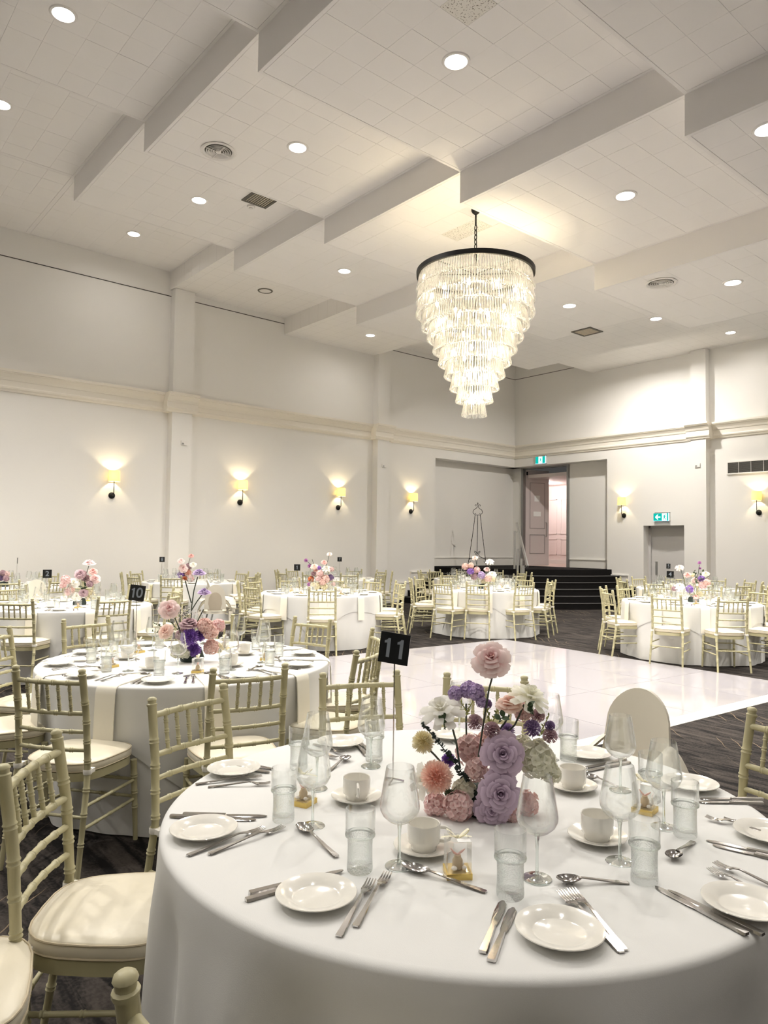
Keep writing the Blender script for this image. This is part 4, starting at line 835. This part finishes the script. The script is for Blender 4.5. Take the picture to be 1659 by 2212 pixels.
CT = [('fork', 803, 1905, 731, 2025, 'left one of the front pair'), ('fork', 838, 1890, 767, 2003, 'right one of the front pair'), ('fork', 569, 1792, 404, 1849, 'left front pair, left fork'), ('fork', 612, 1790, 450, 1846, 'left front pair, right fork'),
      ('fork', 565, 1680, 422, 1695, 'left rear pair, rear fork'), ('fork', 584, 1695, 449, 1701, 'left rear pair, front fork'), ('fork', 1210, 1930, 1369, 2083, 'tucked beside the nearest plate'), ('fork', 1233, 1925, 1352, 2056, 'half under the nearest plate'),
      ('fork', 1544, 1868, 1690, 1925, 'right front pair, upper fork'), ('fork', 1533, 1881, 1680, 1955, 'right front pair, lower fork'), ('fork', 1525, 1768, 1640, 1797, 'right edge pair, left fork'), ('fork', 1564, 1773, 1660, 1790, 'right edge pair, right fork'),
      ('fork', 741, 1630, 690, 1612, 'rear left pair, upper fork'), ('fork', 728, 1640, 672, 1622, 'rear left pair, lower fork'),
      ('knife', 741, 1881, 538, 1932, 'front left pair, upper knife'), ('knife', 734, 1891, 530, 1947, 'front left pair, lower knife'), ('knife', 577, 1764, 395, 1760, 'left front pair, upper knife'), ('knife', 553, 1772, 367, 1764, 'left front pair, lower knife'),
      ('knife', 590, 1662, 503, 1645, 'left rear pair, upper knife'), ('knife', 583, 1669, 492, 1653, 'left rear pair, lower knife'), ('butter_knife', 1087, 1947, 1040, 2066, 'left one beside the nearest plate'), ('butter_knife', 1109, 1962, 1058, 2083, 'right one beside the nearest plate'),
      ('knife', 1416, 1916, 1615, 2021, 'right front pair, left knife'), ('knife', 1443, 1924, 1650, 2022, 'right front pair, right knife'), ('knife', 1526, 1816, 1680, 1850, 'right edge, upper knife'), ('knife', 1540, 1826, 1690, 1862, 'right edge, lower knife'),
      ('knife', 1512, 1726, 1613, 1727, 'right rear pair, upper knife'), ('knife', 1508, 1733, 1601, 1735, 'right rear pair, lower knife'), ('knife', 1262, 1667, 1361, 1648, 'before the high chair, front knife'), ('knife', 1262, 1659, 1352, 1641, 'before the high chair, rear knife'),
      ('knife', 758, 1597, 791, 1632, 'rear left, upper knife'), ('knife', 770, 1597, 803, 1630, 'rear left, lower knife'),
      ('spoon', 646, 1786, 744, 1864, 'left of the front tumbler'), ('spoon', 871, 1875, 1053, 1929, 'before the favour box'), ('spoon', 1204, 1906, 1360, 1908, 'beside the nearest right tumbler'), ('spoon', 1447, 1860, 1496, 1820, 'right, bowl towards the camera'), ('spoon', 752, 1638, 715, 1663, 'rear left beside a wine glass'), ('spoon', 1262, 1678, 1316, 1695, 'rear right beside a coffee cup')]
for kind, x0, y0, x1, y1, w in CT:
    a, b = g11(x0, y0), g11(x1, y1); lay(kind, a, b, 'silver %s on the nearest table, %s' % (kind.replace('_', ' '), w), 'cutlery on the nearest table', TZ, True)
p = g11(848, 1690); q = math.atan2(p.y, p.x)-PI/2
number_stand((p.x, p.y, TZ), '11', .468, q-.25, .11, 'black card numbered eleven on a steel stand beside the flowers', .097)
# ---- the other tables: same setting repeated at each place
def set_table(num, full):
    c, R, nm, turn, under = TABLES[num]; lst = CH_AT.get(num)
    base = math.degrees(turn)+8 if not lst else lst[0][0]
    angs = [base+36*k for k in range(10)]; rk = seat_rank(c, angs)
    for k, a in enumerate(angs):
        w = SEATW[rk[k]]; pl = a-20
        P = lambda dd, rr: pol(c, a+dd, R*rr/.84)
        X = lambda dd, rr: (*P(dd, rr), TZ+.0005)
        on = 'at the %s place of %s' % (w, nm)
        one('side_plate', plate_m, X(-20, .72), 0, 'white side plate '+on, 'plate', 'side plates on '+nm)
        wine(X(-15, .47), 'clear wine glass '+on, 'wine glasses on '+nm)
        tumbler(X(-24, .55), 'clear tumbler '+on, 'tumblers on '+nm)
        if k % 2 == 0: cup_saucer(X(-4, .37), math.radians(a+200), on, nm)
        elif full: favour((*P(-2, .46), TZ+.0005), rnd.uniform(0, 3), on)
        if full:
            for dd, s_ in ((-9.5, 'left'), (-6.5, 'right')): lay('fork', P(dd+1, .58), P(dd, .80), 'silver fork, %s of pair, %s' % (s_, on), 'forks on '+nm, TZ+.0005)
            for dd, s_ in ((7.2, 'left'), (9, 'right')): lay('knife', P(dd-1, .57), P(dd, .80), 'silver knife, %s of pair, %s' % (s_, on), 'knives on '+nm, TZ+.0005)
            lay('spoon', P(6, .53), P(-5, .55), 'silver spoon '+on, 'spoons on '+nm, TZ+.0005)
        napkin(c, R, math.radians(a+.8), on)
for num in (10, 2, 1, 3, 4): set_table(num, True)
for num in (8, 7, 9, 6, 5, 12): set_table(num, False)
def card(num, txt, px, top, hh, tilt, turn_, lab, sz=.094):
    c = TABLES[num][0]; p = at_depth(px[0], px[1], c, .0)
    q = math.atan2(p.y, p.x)-PI/2; number_stand((p.x, p.y, TZ), txt, hh, q+turn_, tilt, lab, sz)
card(10, '10', (293, 1394), 0, .47, .14, .35, 'black card numbered ten on a steel stand', .098)
card(2, '2', (100, 1300), 0, .40, .0, .1, 'black card numbered two on a steel stand')
card(1, '1', (641, 1272), 0, .42, .0, 0, 'black card numbered one on a steel stand')
card(8, '8', (349, 1250), 0, .45, .0, .2, 'black card numbered eight on a steel stand')
card(7, '7', (733, 1250), 0, .45, .0, 0, 'black card numbered seven on a steel stand')
card(3, '3', (1006, 1270), 0, .42, .0, 0, 'black card numbered three on a steel stand')
card(4, '4', (1448, 1296), 0, .42, .03, 0, 'black card numbered four on a steel stand')
card(5, '5', (1444, 1265), 0, .45, .03, .75, 'black card numbered five on a steel stand')
card(6, '6', (1058, 1254), 0, .44, .0, .2, 'black card numbered six behind the flowers before the stairs')
card(9, '', (36, 1262), 0, .45, .0, 1.45, 'table number card seen edge on at the far left')
# ------------------------------------------------------------------ flowers
def petal_patch(m, r0, r1, h, half, a0, curl, ripple, nu=6, nv=5, rot=None, t0=0, t1=1, lift=0, ph=0, edge=.10, tp=1.0):
    def fn(u, v):
        s_ = 2*u-1; wv_ = math.sin(PI*min(1, .25+.62*v))**.6; a = a0+half*s_*wv_
        rr = r0+(r1-r0)*v**1.4; tip = max(0, v-.6)/.4
        rr += curl*tip*tip*(1-.35*s_*s_)+ripple*math.sin(9*u*PI+ph)*v*v; z = lift+h*math.sin(v*PI/2*.96)-curl*.75*tip**2-edge*h*s_*s_*v
        return (rr*math.cos(a), rr*math.sin(a), z)
    m.grid(fn, nu, nv, tone=lambda u, v: t0+(t1-t0)*v**tp)
def rose_mesh(mat, open_=1.0, seed=0):
    r = random.Random(seed); m = MB(); m.t = []
    for L_, (n_, r0, r1, h, half, curl, rip, t0, t1) in enumerate(((1, .01, .07, .90, 2.9, .0, .0, 0, .5), (2, .03, .17, .92, 1.75, .01, .0, .0, .6), (3, .05, .29, .90, 1.25, .03, .004, .0, .75), (3, .07, .43, .84, 1.30, .06, .008, .0, .85), (4, .09, .58*open_, .74, 1.05, .10, .012, .05, .95), (5, .10, .74*open_, .58, .90, .14, .02, .1, 1), (6, .10, .90*open_, .36, .78, .15, .03, .15, 1))):
        for k in range(n_): petal_patch(m, r0, r1*r.uniform(.93, 1.07), h, half, 2*PI*k/n_+L_*.9+r.uniform(-.12, .12), curl, rip, t0=t0, t1=t1, lift=-.45+.03*(k % 2), ph=r.uniform(0, 6), edge=.17, tp=2.2, nu=8, nv=7)  # steep tone darkens petal bases, painting in the shade between petals
    b = len(m.v); m.lathe([(.0005, .40), (.035, .38), (.05, .30), (.06, -.2)], 8); m.t += [.1]*(len(m.v)-b)
    return m.mesh('rose', mat, True, 70)
def peony_mesh(mat, seed=0):
    r = random.Random(seed); m = MB(); m.t = []
    for L_, (n_, r0, r1, h, half, curl, rip, t0, t1, lf) in enumerate(((3, .02, .2, .6, 1.2, -.05, .02, .2, .8, -.2), (5, .06, .36, .58, .9, -.03, .02, .4, 1, -.2), (6, .10, .56, .42, .7, .05, .03, .6, 1, -.2), (8, .12, .82, .16, .42, .10, .03, .7, 1, -.18), (8, .12, 1.0, -.10, .34, .12, .03, .7, 1, -.16))):
        for k in range(n_): petal_patch(m, r0, r1*r.uniform(.9, 1.1), h, half, 2*PI*k/n_+L_*.7+r.uniform(-.1, .1), curl, rip, t0=t0, t1=t1, lift=lf, ph=r.uniform(0, 6))
    return m.mesh('peony', mat, True, 70)
def fib(nn, cap=1.0):
    g = PI*(3-math.sqrt(5)); return [(lambda z: Vector((math.sqrt(max(0, 1-z*z))*math.cos(g*i), math.sqrt(max(0, 1-z*z))*math.sin(g*i), z)))(1-(1+cap)*(i+.5)/nn) for i in range(nn)]
def frame_of(d):
    d = d.normalized(); a = d.orthogonal().normalized(); return a, d.cross(a), d
def hydrangea_mesh(mat, nn=70, seed=0, fs=.25):
    r = random.Random(seed); m = MB(); m.t = []
    for p in fib(nn, .55):
        a, b, d = frame_of(p+Vector((r.uniform(-.2, .2), r.uniform(-.2, .2), r.uniform(-.2, .2)))); R_ = .80*r.uniform(.82, 1.12); tn = r.uniform(.6, 1); w0 = r.uniform(0, 6)
        for k in range(4):
            ang = w0+k*PI/2; e = a*math.cos(ang)+b*math.sin(ang); g = d.cross(e)
            m.grid(lambda u, v: p*R_+e*(fs*(.08+.92*v))+g*(fs*.62*(2*u-1)*math.sin(PI*(.18+.74*v)))+d*(fs*(.55*v-.30*v*v+.16*(2*u-1)**2)), 2, 3, tone=lambda u, v: tn*(.35+.65*v))
    m.sphere((0, 0, 0), .66, 10, 6); m.t += [.0]*(len(m.v)-len(m.t)); return m.mesh('hydrangea', mat, True, 60)
def mum_mesh(mat, nn=190, seed=0, wd=.085, ln=.42, cap=.35):
    r = random.Random(seed); m = MB(); m.t = []
    for i, p in enumerate(fib(nn, cap)):
        a, b, d = frame_of(p); g = a*math.cos(i)+b*math.sin(i); up = Vector((0, 0, 1)); dd = (p+up*.25*(p.z)).normalized(); s0 = .55; q = r.uniform(.85, 1.12); tn = smoothstep(1-p.z*.9)
        m.grid(lambda u, v: dd*(s0+ln*q*v)+dd.cross(g).normalized()*(wd*(2*u-1)*math.sin(PI*(.22+.66*v)))+up*(.05*v*v*(1-p.z)), 1, 3, tone=lambda u, v: tn*(.3+.7*v))
    m.sphere((0, 0, 0), .58, 10, 6); m.t += [.1]*(len(m.v)-len(m.t)); return m.mesh('chrysanthemum', mat, True, 60)
def carn_mesh(mat, seed=0):
    r = random.Random(seed); m = MB(); m.t = []
    for i, p in enumerate(fib(60, .4)):
        a, b, d = frame_of(p+Vector((r.uniform(-.3, .3), r.uniform(-.3, .3), r.uniform(-.3, .3)))); ph = r.uniform(0, 6)
        m.grid(lambda u, v: p*(.45+.55*v)+a*(.24*(2*u-1)*v)+b*(.085*math.sin(7*u+ph)*v), 5, 2, tone=lambda u, v: v)
    m.sphere((0, 0, 0), .55, 8, 6); m.t += [0]*(len(m.v)-len(m.t)); return m.mesh('carnation', mat, True, 60)
FL = {}
def flower_mesh(kind, col):
    if (kind, col) not in FL:
        mt = 'pet_'+col; sd = len(FL)
        FL[kind, col] = {'rose': lambda: rose_mesh(mt, 1, sd), 'peony': lambda: peony_mesh(mt, sd), 'hydrangea': lambda: hydrangea_mesh(mt, 70, sd), 'chrysanthemum': lambda: mum_mesh(mt, 200, sd), 'carnation': lambda: carn_mesh(mt, sd)}[kind]()
    return FL[kind, col]
TOCAM = lambda c: Vector((-c[0], -c[1], 0)).normalized()
def flower(root, c, x, y, rpx, kind, col, off=0.0, upf=.55, lean=0.0):
    p = at_depth(x, y, c, off); dep = (p-Vector((0, 0, EYE))).dot(FW); r = rpx*dep/FPX; p.z = max(p.z, TZ+.78*r)
    f = (TOCAM(c)*(1-upf)+Vector((0, 0, 1))*upf+R0*lean).normalized(); q = f.to_track_quat('Z', 'Y')
    M = Matrix.Translation(p-root.location) @ q.to_matrix().to_4x4() @ Matrix.Rotation(rnd.uniform(0, 6), 4, 'Z') @ Matrix.Scale(r*(1.12 if kind in ('rose', 'peony') else 1.0), 4)
    return ob(kind, flower_mesh(kind, col), root, mw=M)
def stems(root, c, lines, rad=.0028, mat='stem', name='stem'):
    for off, pts in lines:
        P = [at_depth(x, y, c, off)-root.location for x, y in pts]
        ob(name, MB().tube(P, rad, 6).mesh(name, mat), root)
def leaf_spray(root, c, pts, nleaf, ls, mat, off, round_=.6, name='leaf_sprig'):
    P = [at_depth(x, y, c, off)-root.location for x, y in pts]; m = MB().tube(P, .0016, 5); r = random.Random(int(pts[0][0]))
    for k in range(nleaf):
        t_ = (k+.5)/nleaf*(len(P)-1); i = min(int(t_), len(P)-2); p = P[i].lerp(P[i+1], t_-i); s_ = ls*(.55+.45*(1-k/nleaf)) if round_ > .7 else ls
        e = Vector((r.uniform(-1, 1), r.uniform(-1, 1), r.uniform(-.2, 1))).normalized(); a, b, d = frame_of(e)
        m.grid(lambda u, v: p+d*(s_*v)+a*(s_*round_*(2*u-1)*math.sin(PI*(.08+.9*v))*.8)+b*(s_*.12*math.sin(PI*v)), 2, 4)
    ob(name, m.mesh(name, mat, True, 60), root)
def arrangement(num, base_px, lst, label, core=.0):
    c = TABLES[num][0]; b = at_depth(*base_px, c, .05); r = thing('flower_centrepiece', label, 'flowers', (b.x, b.y, TZ))
    cc = (b.x, b.y)
    ob('foam_base', MB().lathe([(.0005, 0), (.07, 0), (.075, .02), (.06, .07), (.0005, .085)], 16).mesh('foam_base', 'dark_leaf'), r)
    rr = random.Random(num)
    for q in lst: flower(r, cc, q[0], q[1], q[2], q[3], q[4], q[5] if len(q) > 5 else rr.uniform(-.05, .09), *(q[6:] if len(q) > 6 else ()))
    return r, cc
H, RO, PE, MU, CA = 'hydrangea', 'rose', 'peony', 'chrysanthemum', 'carnation'
r_, cc = arrangement(11, (1055, 1772), [
 (1060, 1421, 38, RO, 'pink', .02, .42), (952, 1530, 42, PE, 'white', .03, .62, -.12), (984, 1498, 17, H, 'violet', -.02, .5), (1012, 1490, 20, H, 'violet', -.03, .5), (1030, 1496, 19, H, 'violet', .0, .5), (1040, 1516, 13, H, 'violet', .01, .3),
 (1146, 1500, 40, PE, 'green', .0, .75, .25), (1100, 1518, 27, RO, 'peach', .0, .75), (1130, 1538, 22, H, 'rosy', -.05), (1026, 1560, 17, CA, 'mauve', .03), (1062, 1577, 18, CA, 'mauve', .04), (1188, 1590, 16, CA, 'mauve', .03), (1162, 1546, 15, CA, 'mauve', -.03), (1052, 1521, 11, CA, 'plum', -.03),
 (1149, 1574, 19, CA, 'plum', .05), (1188, 1568, 11, CA, 'plum', .03), (914, 1604, 26, MU, 'cream', .03, .5), (969, 1643, 17, MU, 'purple', .02), (1096, 1578, 17, MU, 'violet', -.02), (1018, 1620, 36, H, 'rosy', -.04), (1050, 1600, 22, H, 'blush', -.06), (1030, 1664, 27, H, 'rosy', .04),
 (1086, 1628, 43, RO, 'lilac', .07, .25), (1080, 1714, 43, RO, 'lilac', .10, .2, .1), (1062, 1757, 37, RO, 'lilac', .09, .15), (1160, 1640, 44, H, 'green', .02), (1190, 1670, 24, H, 'green', .03), (1130, 1610, 25, H, 'green', -.04), (943, 1678, 37, MU, 'peach', .07, .3), (916, 1684, 34, PE, 'white', .01, .35, -.3),
 (940, 1737, 27, H, 'pink', .05), (990, 1758, 34, H, 'pink', .07), (1004, 1706, 28, H, 'green', .03), (1136, 1738, 29, H, 'coral', .0), (1105, 1768, 20, H, 'pink', .06), (1010, 1790, 16, H, 'pink', .05)],
 'lilac rose and hydrangea arrangement with a tall pink rose on the nearest table')
stems(r_, cc, ((.02, [(1064, 1460), (1056, 1490), (1048, 1540), (1040, 1590), (1030, 1660)]), (.03, [(965, 1552), (978, 1575), (986, 1605), (994, 1660)]), (.0, [(1132, 1522), (1122, 1545), (1112, 1566), (1100, 1578), (1096, 1610)]), (-.01, [(1100, 1545), (1090, 1562), (1080, 1575)]), (-.03, [(1007, 1520), (1007, 1560), (1008, 1620)]), (.03, [(926, 1618), (940, 1632), (952, 1646)])))
leaf_spray(r_, cc, [(912, 1562), (940, 1595), (968, 1630), (992, 1660), (1008, 1690)][::-1], 34, .016, 'dark_leaf', .05, .9, 'eucalyptus_sprig')
for q in ([(1008, 1545), (1004, 1530), (996, 1518)], [(1008, 1545), (1014, 1528), (1022, 1515)], [(1058, 1560), (1056, 1545), (1052, 1530)], [(1064, 1560), (1070, 1545), (1076, 1532)], [(1168, 1580), (1178, 1562), (1186, 1545)], [(1164, 1590), (1176, 1582), (1190, 1572)]): leaf_spray(r_, cc, q, 12, .010, 'lime_sprig', .0, .3)
for q in ([(985, 1712), (975, 1706), (962, 1708)], [(990, 1716), (980, 1718), (968, 1722)], [(962, 1548), (958, 1562), (962, 1576)], [(1090, 1548), (1082, 1552), (1078, 1560)], [(1140, 1522), (1150, 1534), (1152, 1544)]): leaf_spray(r_, cc, q, 4, .022, 'leaf', .06, .45, 'green_leaf')
r_, cc = arrangement(10, (415, 1418), [(365, 1314, 20, RO, 'pink', .04, .35), (357, 1363, 16, RO, 'peach', .05, .4, -.3), (409, 1346, 20, RO, 'mauve', .03, .8), (410, 1378, 21, MU, 'purple', .07), (432, 1374, 15, MU, 'purple', .03), (419, 1405, 17, MU, 'purple', .06), (443, 1352, 18, H, 'blush', .05), (455, 1366, 17, H, 'blush', .06), (471, 1352, 16, H, 'pink', .0), (456, 1398, 18, H, 'blush', .04), (470, 1400, 12, H, 'cream', .02), (384, 1408, 17, H, 'green', .07), (400, 1412, 12, H, 'green', .08), (395, 1372, 16, H, 'mauve', -.02), (430, 1236, 13, RO, 'violet', 0, .8), (441, 1278, 13, RO, 'violet', .02, .8), (399, 1250, 5, CA, 'orange', 0)], 'pink and purple arrangement with tall lilac blooms on the middle left table')
stems(r_, cc, ((0, [(427, 1246), (419, 1275), (414, 1310), (412, 1350)]), (0, [(400, 1254), (407, 1280), (413, 1302)]), (.02, [(437, 1284), (425, 1300), (414, 1318)]), (.03, [(376, 1330), (384, 1350), (392, 1372)]), (0, [(440, 1316), (430, 1335), (424, 1350)])), .0035)
bb = MB(); rb = random.Random(5)
for k in range(90):
    p = at_depth(rb.gauss(393, 14), rb.gauss(1330, 14), cc, rb.uniform(-.05, .03))-r_.location; bb.sphere(tuple(p), .0045, 5, 4)
ob('gypsophila', bb.mesh('gypsophila', 'pebble'), r_)['kind'] = 'stuff'
for q in ([(396, 1370), (390, 1345), (385, 1318)], [(400, 1370), (402, 1340), (408, 1312)], [(392, 1375), (376, 1350), (362, 1340)], [(370, 1370), (350, 1355), (330, 1345)], [(368, 1375), (350, 1368), (328, 1364)]): leaf_spray(r_, cc, q, 16, .014, 'leaf', -.03, .35)
arr = {2: ((172, 1300), [(193, 1215, 12, RO, 'pink', 0, .85), (201, 1233, 9, RO, 'coral'), (174, 1239, 11, RO, 'mauve', .03, .4), (206, 1250, 10, RO, 'pink', .03, .4), (142, 1253, 11, H, 'pink'), (136, 1264, 8, H, 'pink'), (159, 1258, 11, RO, 'white', .05, .4), (185, 1249, 9, H, 'mauve'), (194, 1262, 8, H, 'mauve'), (147, 1279, 9, H, 'pink'), (154, 1273, 8, H, 'blush'), (165, 1288, 10, RO, 'white', .06, .4), (180, 1280, 9, RO, 'mauve', .06, .4), (195, 1283, 10, H, 'cream'), (202, 1290, 8, H, 'cream')], 'pink, white and mauve rose arrangement on the second left table', ([(192, 1222), (187, 1238), (182, 1262)],), ([(178, 1275), (172, 1268), (165, 1263)], [(178, 1275), (182, 1266), (188, 1262)])),
 1: ((692, 1278), [(712, 1196, 5, PE, 'blush'), (700, 1214, 6, RO, 'coral'), (661, 1211, 4.5, CA, 'magenta'), (669, 1223, 4.5, CA, 'magenta'), (679, 1223, 7.5, RO, 'peach'), (689, 1227, 5, H, 'purple'), (706, 1227, 9, PE, 'white', .06), (716, 1230, 6, H, 'rosy'), (691, 1239, 8, H, 'pink'), (677, 1240, 6, H, 'mauve'), (672, 1251, 7, H, 'orange'), (688, 1250, 7, H, 'pink'), (703, 1251, 10, H, 'blush', .05), (714, 1248, 8, H, 'plum'), (677, 1262, 6, RO, 'cream'), (685, 1267, 8, H, 'cream', .06), (700, 1267, 9, H, 'cream', .06), (713, 1267, 7, H, 'white'), (668, 1263, 5, H, 'magenta'), (720, 1262, 5, H, 'pink'), (682, 1232, 5, CA, 'blush'), (697, 1258, 8, H, 'blush')], 'dense pink, white and orange arrangement on the centre left table', ([(711, 1200), (708, 1212), (704, 1222)], [(664, 1213), (672, 1220), (680, 1230)], [(674, 1208), (677, 1216), (680, 1225)]), ()),
 4: ((1498, 1297), [(1468, 1225, 8, PE, 'blush'), (1485, 1241, 7, RO, 'coral'), (1497, 1243, 5, CA, 'cream'), (1502, 1253, 8, RO, 'rosy'), (1515, 1251, 8, H, 'purple'), (1518, 1264, 9, H, 'pink'), (1527, 1258, 8, H, 'blush'), (1525, 1239, 7, RO, 'cream'), (1511, 1216, 4, CA, 'magenta'), (1512, 1228, 3, CA, 'magenta'), (1468, 1265, 9, PE, 'white'), (1478, 1280, 9, H, 'white', .05), (1489, 1273, 9, H, 'purple', .05), (1456, 1272, 6, H, 'mauve'), (1503, 1289, 6, RO, 'coral', .05), (1512, 1284, 7, H, 'cream'), (1495, 1264, 8, H, 'green')], 'purple and coral arrangement with one tall pink bloom on the right hand table', ([(1470, 1229), (1477, 1250), (1483, 1280)], [(1511, 1220), (1508, 1240), (1505, 1260)], [(1534, 1242), (1522, 1252), (1512, 1265)]), ([(1506, 1262), (1502, 1245), (1500, 1232)], [(1508, 1262), (1514, 1245), (1519, 1234)])),
 3: ((1042, 1266), [(1026, 1204, 6, PE, 'blush'), (1058, 1212, 8, PE, 'white'), (1005, 1224, 8, H, 'blush'), (1017, 1222, 7, H, 'peach'), (1016, 1234, 8, H, 'purple'), (1030, 1232, 8, H, 'pink'), (1052, 1229, 6, RO, 'rosy'), (1063, 1240, 9, RO, 'white', .05), (1055, 1249, 9, H, 'blush', .06), (1040, 1243, 9, H, 'violet', .05), (1066, 1251, 7, H, 'cream'), (1025, 1246, 8, H, 'mauve'), (1045, 1256, 8, H, 'cream')], 'violet, pink and white arrangement before the stairs', ([(1027, 1208), (1030, 1222), (1033, 1240)], [(1058, 1218), (1056, 1230), (1053, 1244)]), ()),
 8: ((405, 1256), [(413, 1200, 5.5, RO, 'coral'), (391, 1211, 7, RO, 'pink'), (396, 1227, 9, RO, 'pink', .04, .3), (407, 1224, 8, H, 'mauve'), (417, 1219, 7, RO, 'white'), (392, 1241, 9, H, 'purple'), (406, 1238, 9, MU, 'peach'), (412, 1249, 8, H, 'rosy'), (398, 1250, 8, H, 'mauve')], 'small pink and purple arrangement on the first wall table', ([(411, 1204), (408, 1214), (406, 1226)],), ()),
 9: ((8, 1262), [(6, 1238, 7, H, 'mauve'), (14, 1240, 7, H, 'rosy'), (2, 1248, 8, H, 'plum'), (13, 1250, 7, H, 'mauve')], 'dusky mauve flowers at the left edge', (), ())}
for num, (bp, lst, lab, sts, lvs) in arr.items():
    r_, cc = arrangement(num, bp, lst, lab)
    stems(r_, cc, [(.0, list(q)) for q in sts], .004)
    for q in lvs: leaf_spray(r_, cc, list(q), 7, .04, 'leaf', .03, .4, 'green_leaf')
